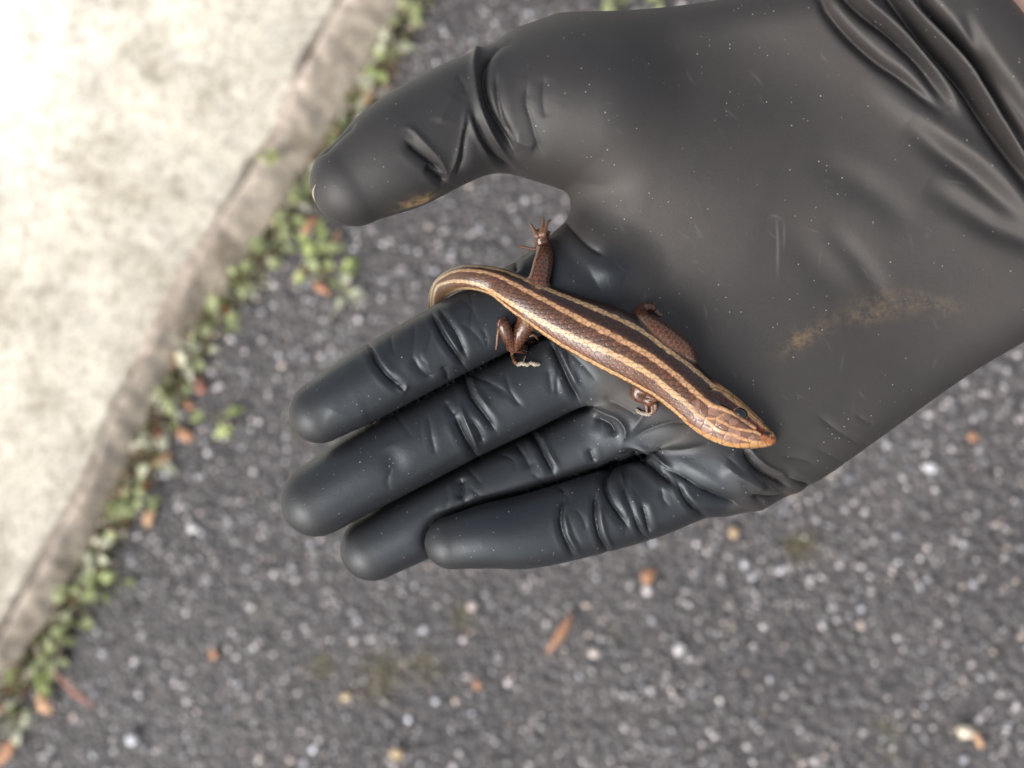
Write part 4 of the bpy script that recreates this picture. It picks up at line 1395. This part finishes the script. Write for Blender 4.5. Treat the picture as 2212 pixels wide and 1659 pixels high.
BLADES = [leaf_mesh('grass_blade', 0.020, 0.0013, 0.9, 0, LEAF_PALE), leaf_mesh('grass_blade', 0.015, 0.0011, 0.5, 0, LEAF_GREEN)]

def weed(px, py, rpx, kind, n, label, zw=0.0, size=1.0):
    base = gp(px, py, zw + 0.006)
    x, y = base.x, base.y
    if zw == 0.0 and inside_kerb(x, y) < 0.003:
        k = 0.003 - inside_kerb(x, y)
        x -= INW[0] * k; y -= INW[1] * k
    R_ = rpx * MMPX * 0.001 * (CAM_D + GROUND_D) / CAM_D
    root = bpy.data.objects.new('weed', None)
    COL.objects.link(root)
    root.empty_display_size = 0.01
    root.location = (x, y, zw + (ground_z(x, y) if zw == 0 else 0))
    tag(root, label, 'weed', 'small weeds growing along the kerb')
    sv_, sf_ = [], []
    n = max(5, int(n * 0.78)); size *= 0.92
    for i in range(n):
        a = random.uniform(0, 6.283); rr = R_ * math.sqrt(random.random())
        p = Vector((math.cos(a) * rr, math.sin(a) * rr, random.uniform(0.003, 0.016) * (1.2 - rr / R_ * 0.5)))
        if zw == 0:
            q = inside_kerb(x + p.x, y + p.y)
            if q < 0.002:
                p.x -= INW[0] * (0.004 - q); p.y -= INW[1] * (0.004 - q)
        lf = link('leaf', random.choice(LEAVES[kind] if random.random() > 0.15 else LEAVES['green']), root)
        s = size * random.uniform(0.7, 1.25)
        yaw = math.atan2(p.y, p.x) - math.pi / 2 + random.uniform(-0.9, 0.9)
        lf.matrix_local = Matrix.Translation(p) @ Matrix.Rotation(yaw, 4, 'Z') @ Matrix.Rotation(random.uniform(-0.5, 0.55), 4, 'X') @ Matrix.Rotation(random.uniform(-0.4, 0.4), 4, 'Y') @ Matrix.Scale(s, 4)
        # stem from the root to this leaf
        pts = [Vector((0, 0, -0.001)), Vector((p.x * 0.45, p.y * 0.45, p.z * 0.75)), p]
        for j, c in enumerate(pts):
            for g in range(4):
                b = g * math.pi / 2
                rad = 0.0006 - 0.00015 * j
                sv_.append((c.x + rad * math.cos(b), c.y + rad * math.sin(b), c.z + rad * 0.6 * math.sin(b * 2 + 0.5)))
        b0 = i * 12
        for j in range(2):
            for g in range(4):
                g2 = (g + 1) % 4
                sf_.append((b0 + j * 4 + g, b0 + j * 4 + g2, b0 + j * 4 + 4 + g2, b0 + j * 4 + 4 + g))
    for i in range({'pale': 6, 'green': 3, 'dark': 3, 'lime': 1}[kind] if zw == 0 else 0):
        b = link('grass_blade', random.choice(BLADES), root)
        a = random.uniform(0, 6.283); rr = R_ * 0.5 * random.random()
        qx_, qy_ = math.cos(a) * rr, math.sin(a) * rr
        q = inside_kerb(x + qx_, y + qy_)
        if q < 0.002:
            qx_ -= INW[0] * (0.004 - q); qy_ -= INW[1] * (0.004 - q)
        b.matrix_local = Matrix.Translation((qx_, qy_, 0.001)) @ Matrix.Rotation(random.uniform(0, 6.283), 4, 'Z') @ Matrix.Rotation(random.uniform(0.5, 1.2), 4, 'X') @ Matrix.Scale(random.uniform(0.7, 1.2), 4)
    link('stem', mesh_np('stem', np.array(sv_), np.array(sf_), STEM), root)
    return root

WEEDS = [
    (872, 30, 26, 'green', 8, 'green weed in the gutter near the upper end of the kerb'),
    (845, 100, 30, 'pale', 10, 'pale dry weed at the kerb foot above the thumb'),
    (822, 138, 24, 'lime', 7, 'small lime weed just below the pale dry weed above the thumb'),
    (772, 198, 26, 'pale', 9, 'whitish dry weed beside the upper side of the thumb'),
    (728, 285, 24, 'dark', 7, 'dark weed at the kerb foot beside the thumb'),
    (655, 395, 26, 'dark', 9, 'dark mossy weed at the kerb foot left of the thumb tip'),
    (625, 452, 32, 'green', 11, 'green weed at the kerb foot below left of the thumb tip'),
    (592, 525, 36, 'green', 12, 'bushy green weed at the kerb foot left of the spreading lobed weed'),
    (690, 530, 36, 'lime', 12, 'lime weed standing out on the asphalt under the thumb tip'),
    (700, 590, 52, 'lime', 16, 'largest spreading lobed weed, out on the asphalt below the thumb'),
    (745, 630, 26, 'pale', 6, 'small pale weed at the outer tip of the spreading lobed weed'),
    (530, 610, 34, 'green', 11, 'green weed at the kerb foot straight left of the index knuckle'),
    (478, 690, 36, 'green', 11, 'rounded green weed at the middle of the kerb foot'),
    (425, 765, 32, 'pale', 9, 'pale green weed above the orange scraps at the kerb foot'),
    (382, 850, 26, 'green', 8, 'green weed between the red scraps at the kerb foot'),
    (470, 905, 36, 'lime', 10, 'lime weed reaching out over asphalt left of the index fingertip'),
    (335, 985, 26, 'pale', 7, 'thin pale weed beside the brightest orange scraps'),
    (302, 1065, 30, 'green', 10, 'green weed at the kerb foot left of the middle fingertip'),
    (262, 1125, 32, 'green', 11, 'dense green weed with whitish bits below the middle fingertip level'),
    (232, 1258, 40, 'lime', 13, 'bright yellow green leafy weed at the lower kerb foot'),
    (205, 1195, 28, 'pale', 8, 'pale weed between the dense green weed and the bright leafy weed'),
    (165, 1305, 34, 'green', 10, 'green weed just below the bright yellow green leafy weed'),
    (112, 1400, 40, 'green', 13, 'wide green weed near the lower end of the kerb'),
    (60, 1475, 34, 'lime', 10, 'lime weed near the lower left corner by the kerb'),
    (25, 1555, 36, 'pale', 11, 'whitish dry weed in the lower left corner'),
    (1345, 2, 30, 'green', 8, 'green weed showing above the back of the glove, nearer the thumb'),
    (1425, 6, 24, 'lime', 6, 'small lime weed showing above the glove at the picture top'),
]
for w in WEEDS:
    weed(*w)
weed(578, 332, 12, 'lime', 4, 'tiny lime sprout growing in the crack on top of the kerb', KERB_H - 0.004, 0.7)

# ------------------------------------------------------------------ loose scraps and pebbles
SCRAP_M = {
    'orange': mat_plain('dry_leaf_orange', (0.32, 0.16, 0.09), 0.7),
    'red': mat_plain('dry_leaf_red', (0.23, 0.095, 0.065), 0.7),
    'tan': mat_plain('dry_leaf_tan', (0.42, 0.25, 0.14), 0.7),
    'brown': mat_plain('dry_bark_brown', (0.27, 0.135, 0.075), 0.75),
}
def scrap(name, px, py, lpx, wpx, ang, colr, label, cat, dz=0.0045):
    p = gp(px, py, dz)
    if inside_kerb(p.x, p.y) < 0.002:
        q = 0.006 - inside_kerb(p.x, p.y)
        p.x -= INW[0] * q; p.y -= INW[1] * q
    k = MMPX * 0.001 * (CAM_D + GROUND_D) / CAM_D
    L, W = lpx * k, wpx * k
    n = 6
    vs, fs = [], []
    sd = random.random() * 20
    for i in range(n + 1):
        t = i / n
        w = W * 0.5 * max(0.12, math.sin(math.pi * (0.06 + 0.88 * t)) ** 0.6) * (1 + 0.25 * math.sin(sd + t * 9))
        x = (t - 0.5) * L
        zz = 0.12 * L * math.sin(math.pi * t) * 0.6 + 0.06 * W * math.sin(sd + t * 5)
        b = 0.1 * W * math.sin(sd + 4 * t)
        vs += [(x, -w + b, zz + w * 0.25), (x, b, zz), (x, w + b, zz + w * 0.25), (x, w * 0.9 + b, zz + w * 0.25 - 0.0007), (x, b, zz - 0.0009), (x, -w * 0.9 + b, zz + w * 0.25 - 0.0007)]
    for i in range(n):
        for j in range(6):
            a, c = i * 6 + j, i * 6 + (j + 1) % 6
            fs.append((a, a + 6, c + 6, c))
    fs += [(0, 1, 4, 5), (1, 2, 3, 4), (n * 6 + 5, n * 6 + 4, n * 6 + 1, n * 6), (n * 6 + 4, n * 6 + 3, n * 6 + 2, n * 6 + 1)]
    o = link(name, mesh_np(name, np.array(vs), np.array(fs), SCRAP_M[colr]))
    o.location = (p.x, p.y, dz * 0.75)
    o.rotation_euler = (random.uniform(-.15, .15), random.uniform(-.1, .1), math.radians(ang) + math.atan2(ROT[1][0], ROT[0][0]))
    tag(o, label, cat)
SCRAPS = [
    ('bark_sliver', 1210, 1368, 98, 17, 56, 'brown', 'long brown bark sliver lying on the asphalt below the little finger', 'bark sliver'),
    ('leaf_scrap', 1402, 1246, 32, 26, 50, 'orange', 'orange leaf scrap on the asphalt just below the little finger', 'leaf scrap'),
    ('leaf_scrap', 668, 487, 52, 26, 38, 'orange', 'orange dry leaf half under the thumb tip', 'leaf scrap'),
    ('leaf_scrap', 694, 622, 44, 20, -42, 'orange', 'orange leaf scrap beside the largest spreading weed', 'leaf scrap'),
    ('leaf_scrap', 650, 588, 32, 20, 40, 'red', 'reddish leaf scrap between the kerb and the spreading weed', 'leaf scrap'),
    ('leaf_scrap', 432, 832, 40, 24, -60, 'red', 'red leaf scrap at the middle of the kerb foot', 'leaf scrap'),
    ('leaf_scrap', 402, 872, 34, 20, -30, 'orange', 'small orange scrap just below the red leaf scrap', 'leaf scrap'),
    ('leaf_scrap', 348, 948, 34, 24, 20, 'orange', 'bright orange scrap close against the kerb face', 'leaf scrap'),
    ('leaf_scrap', 398, 938, 36, 26, -15, 'orange', 'bright orange scrap left of the lime weed on asphalt', 'leaf scrap'),
    ('leaf_scrap', 352, 992, 42, 18, 35, 'tan', 'tan scrap under the pair of bright orange scraps', 'leaf scrap'),
    ('leaf_scrap', 322, 1118, 42, 22, 55, 'tan', 'tan leaf piece beside the dense green weed', 'leaf scrap'),
    ('leaf_scrap', 240, 1145, 36, 14, -20, 'red', 'thin red scrap among the dense green weeds', 'leaf scrap'),
    ('twig', 158, 1488, 130, 10, -38, 'red', 'thin red brown twig on the asphalt near the lower left', 'twig'),
    ('leaf_scrap', 95, 1520, 54, 26, -50, 'tan', 'pale tan leaf piece near the lower end of the kerb', 'leaf scrap'),
    ('leaf_scrap', 14, 1622, 74, 30, 55, 'orange', 'large orange leaf cut by the lower left corner', 'leaf scrap'),
    ('leaf_scrap', 460, 1413, 22, 18, -60, 'orange', 'lone orange red chip out on the asphalt lower left', 'leaf scrap'),
    ('leaf_scrap', 790, 210, 36, 18, 40, 'tan', 'tan leaf scrap by the upper side of the thumb', 'leaf scrap'),
    ('leaf_scrap', 1165, 1005, 10, 10, 0, 'tan', '', ''),
    ('leaf_scrap', 2104, 944, 20, 18, 10, 'orange', 'small orange chip on the asphalt right of the palm edge', 'leaf scrap'),
    ('leaf_scrap', 1030, 1480, 20, 15, 70, 'orange', 'tiny orange chip on the asphalt below the ring finger', 'leaf scrap'),
    ('leaf_scrap', 2112, 1598, 38, 14, -60, 'tan', 'tan sliver beside the white pebble at lower right', 'leaf scrap'),
    ('leaf_scrap', 770, 1105, 12, 12, 0, 'tan', '', ''),
    ('twig', 722, 520, 60, 7, 66, 'tan', 'tan stalk rising beside the lime weed under the thumb', 'twig'),
]
for sc_ in SCRAPS:
    if sc_[-1]:
        scrap(*sc_)

PEB_M = mat_pigment('pebble_stone', 0.55, 0.4, 500.0, 0.3, 0.0005, 0.15)
def pebble(px, py, rpx, colr, label):
    p = gp(px, py, 0.003)
    k = MMPX * 0.001 * (CAM_D + GROUND_D) / CAM_D
    bm = bmesh.new()
    bmesh.ops.create_icosphere(bm, subdivisions=3, radius=1)
    sd = Vector((px * 0.1, py * 0.1, 0))
    sx = random.uniform(0.85, 1.2)
    for vtx in bm.verts:
        f = 1 + 0.28 * noise.noise(vtx.co * 1.3 + sd)
        vtx.co = Vector((vtx.co.x * sx, vtx.co.y / sx, vtx.co.z * 0.75)) * f * rpx * k * 0.85
    v = np.array([q.co[:] for q in bm.verts]); f = np.array([[q.index for q in x.verts] for x in bm.faces])
    bm.free()
    o = link('pebble', mesh_np('pebble', v, f, PEB_M, np.tile(colr, (len(v), 1))))
    o.location = (p.x, p.y, 0.6 * rpx * k * 0.75 + 0.001)
    tag(o, label, 'pebble', 'loose pebbles on the asphalt')
for a in [
    (1284, 1410, 13, (0.42, 0.36, 0.32), 'pale pink pebble right of the bark sliver'),
    (748, 1505, 12, (0.50, 0.38, 0.24), 'cream pebble on the asphalt below the mossy stains'),
    (858, 1628, 14, (0.46, 0.34, 0.20), 'cream pebble at the bottom of the picture'),
    (2085, 1580, 16, (0.58, 0.50, 0.38), 'white pebble beside the tan sliver at lower right'),
    (1468, 1402, 14, (0.46, 0.44, 0.42), 'whitish grey pebble in the open asphalt below the palm'),
    (1398, 1275, 12, (0.45, 0.42, 0.40), 'grey white pebble touching the orange leaf scrap'),
    (2010, 1010, 13, (0.50, 0.49, 0.50), 'white pebble on the asphalt below the palm edge'),
    (415, 1140, 13, (0.52, 0.50, 0.47), 'pale pebble out from the dense green weed'),
    (232, 1128, 14, (0.60, 0.58, 0.54), 'white pebble lodged in the dense green weed'),
    (1585, 950 + 200, 12, (0.40, 0.28, 0.16), 'tan pebble just below the edge of the palm'),
    (285, 1597, 14, (0.52, 0.52, 0.54), 'white pebble at the lower left of the picture'),
    (1020, 1250 + 60, 12, (0.40, 0.34, 0.30), 'pinkish pebble below the ring fingertip'),
]:
    pebble(*a)
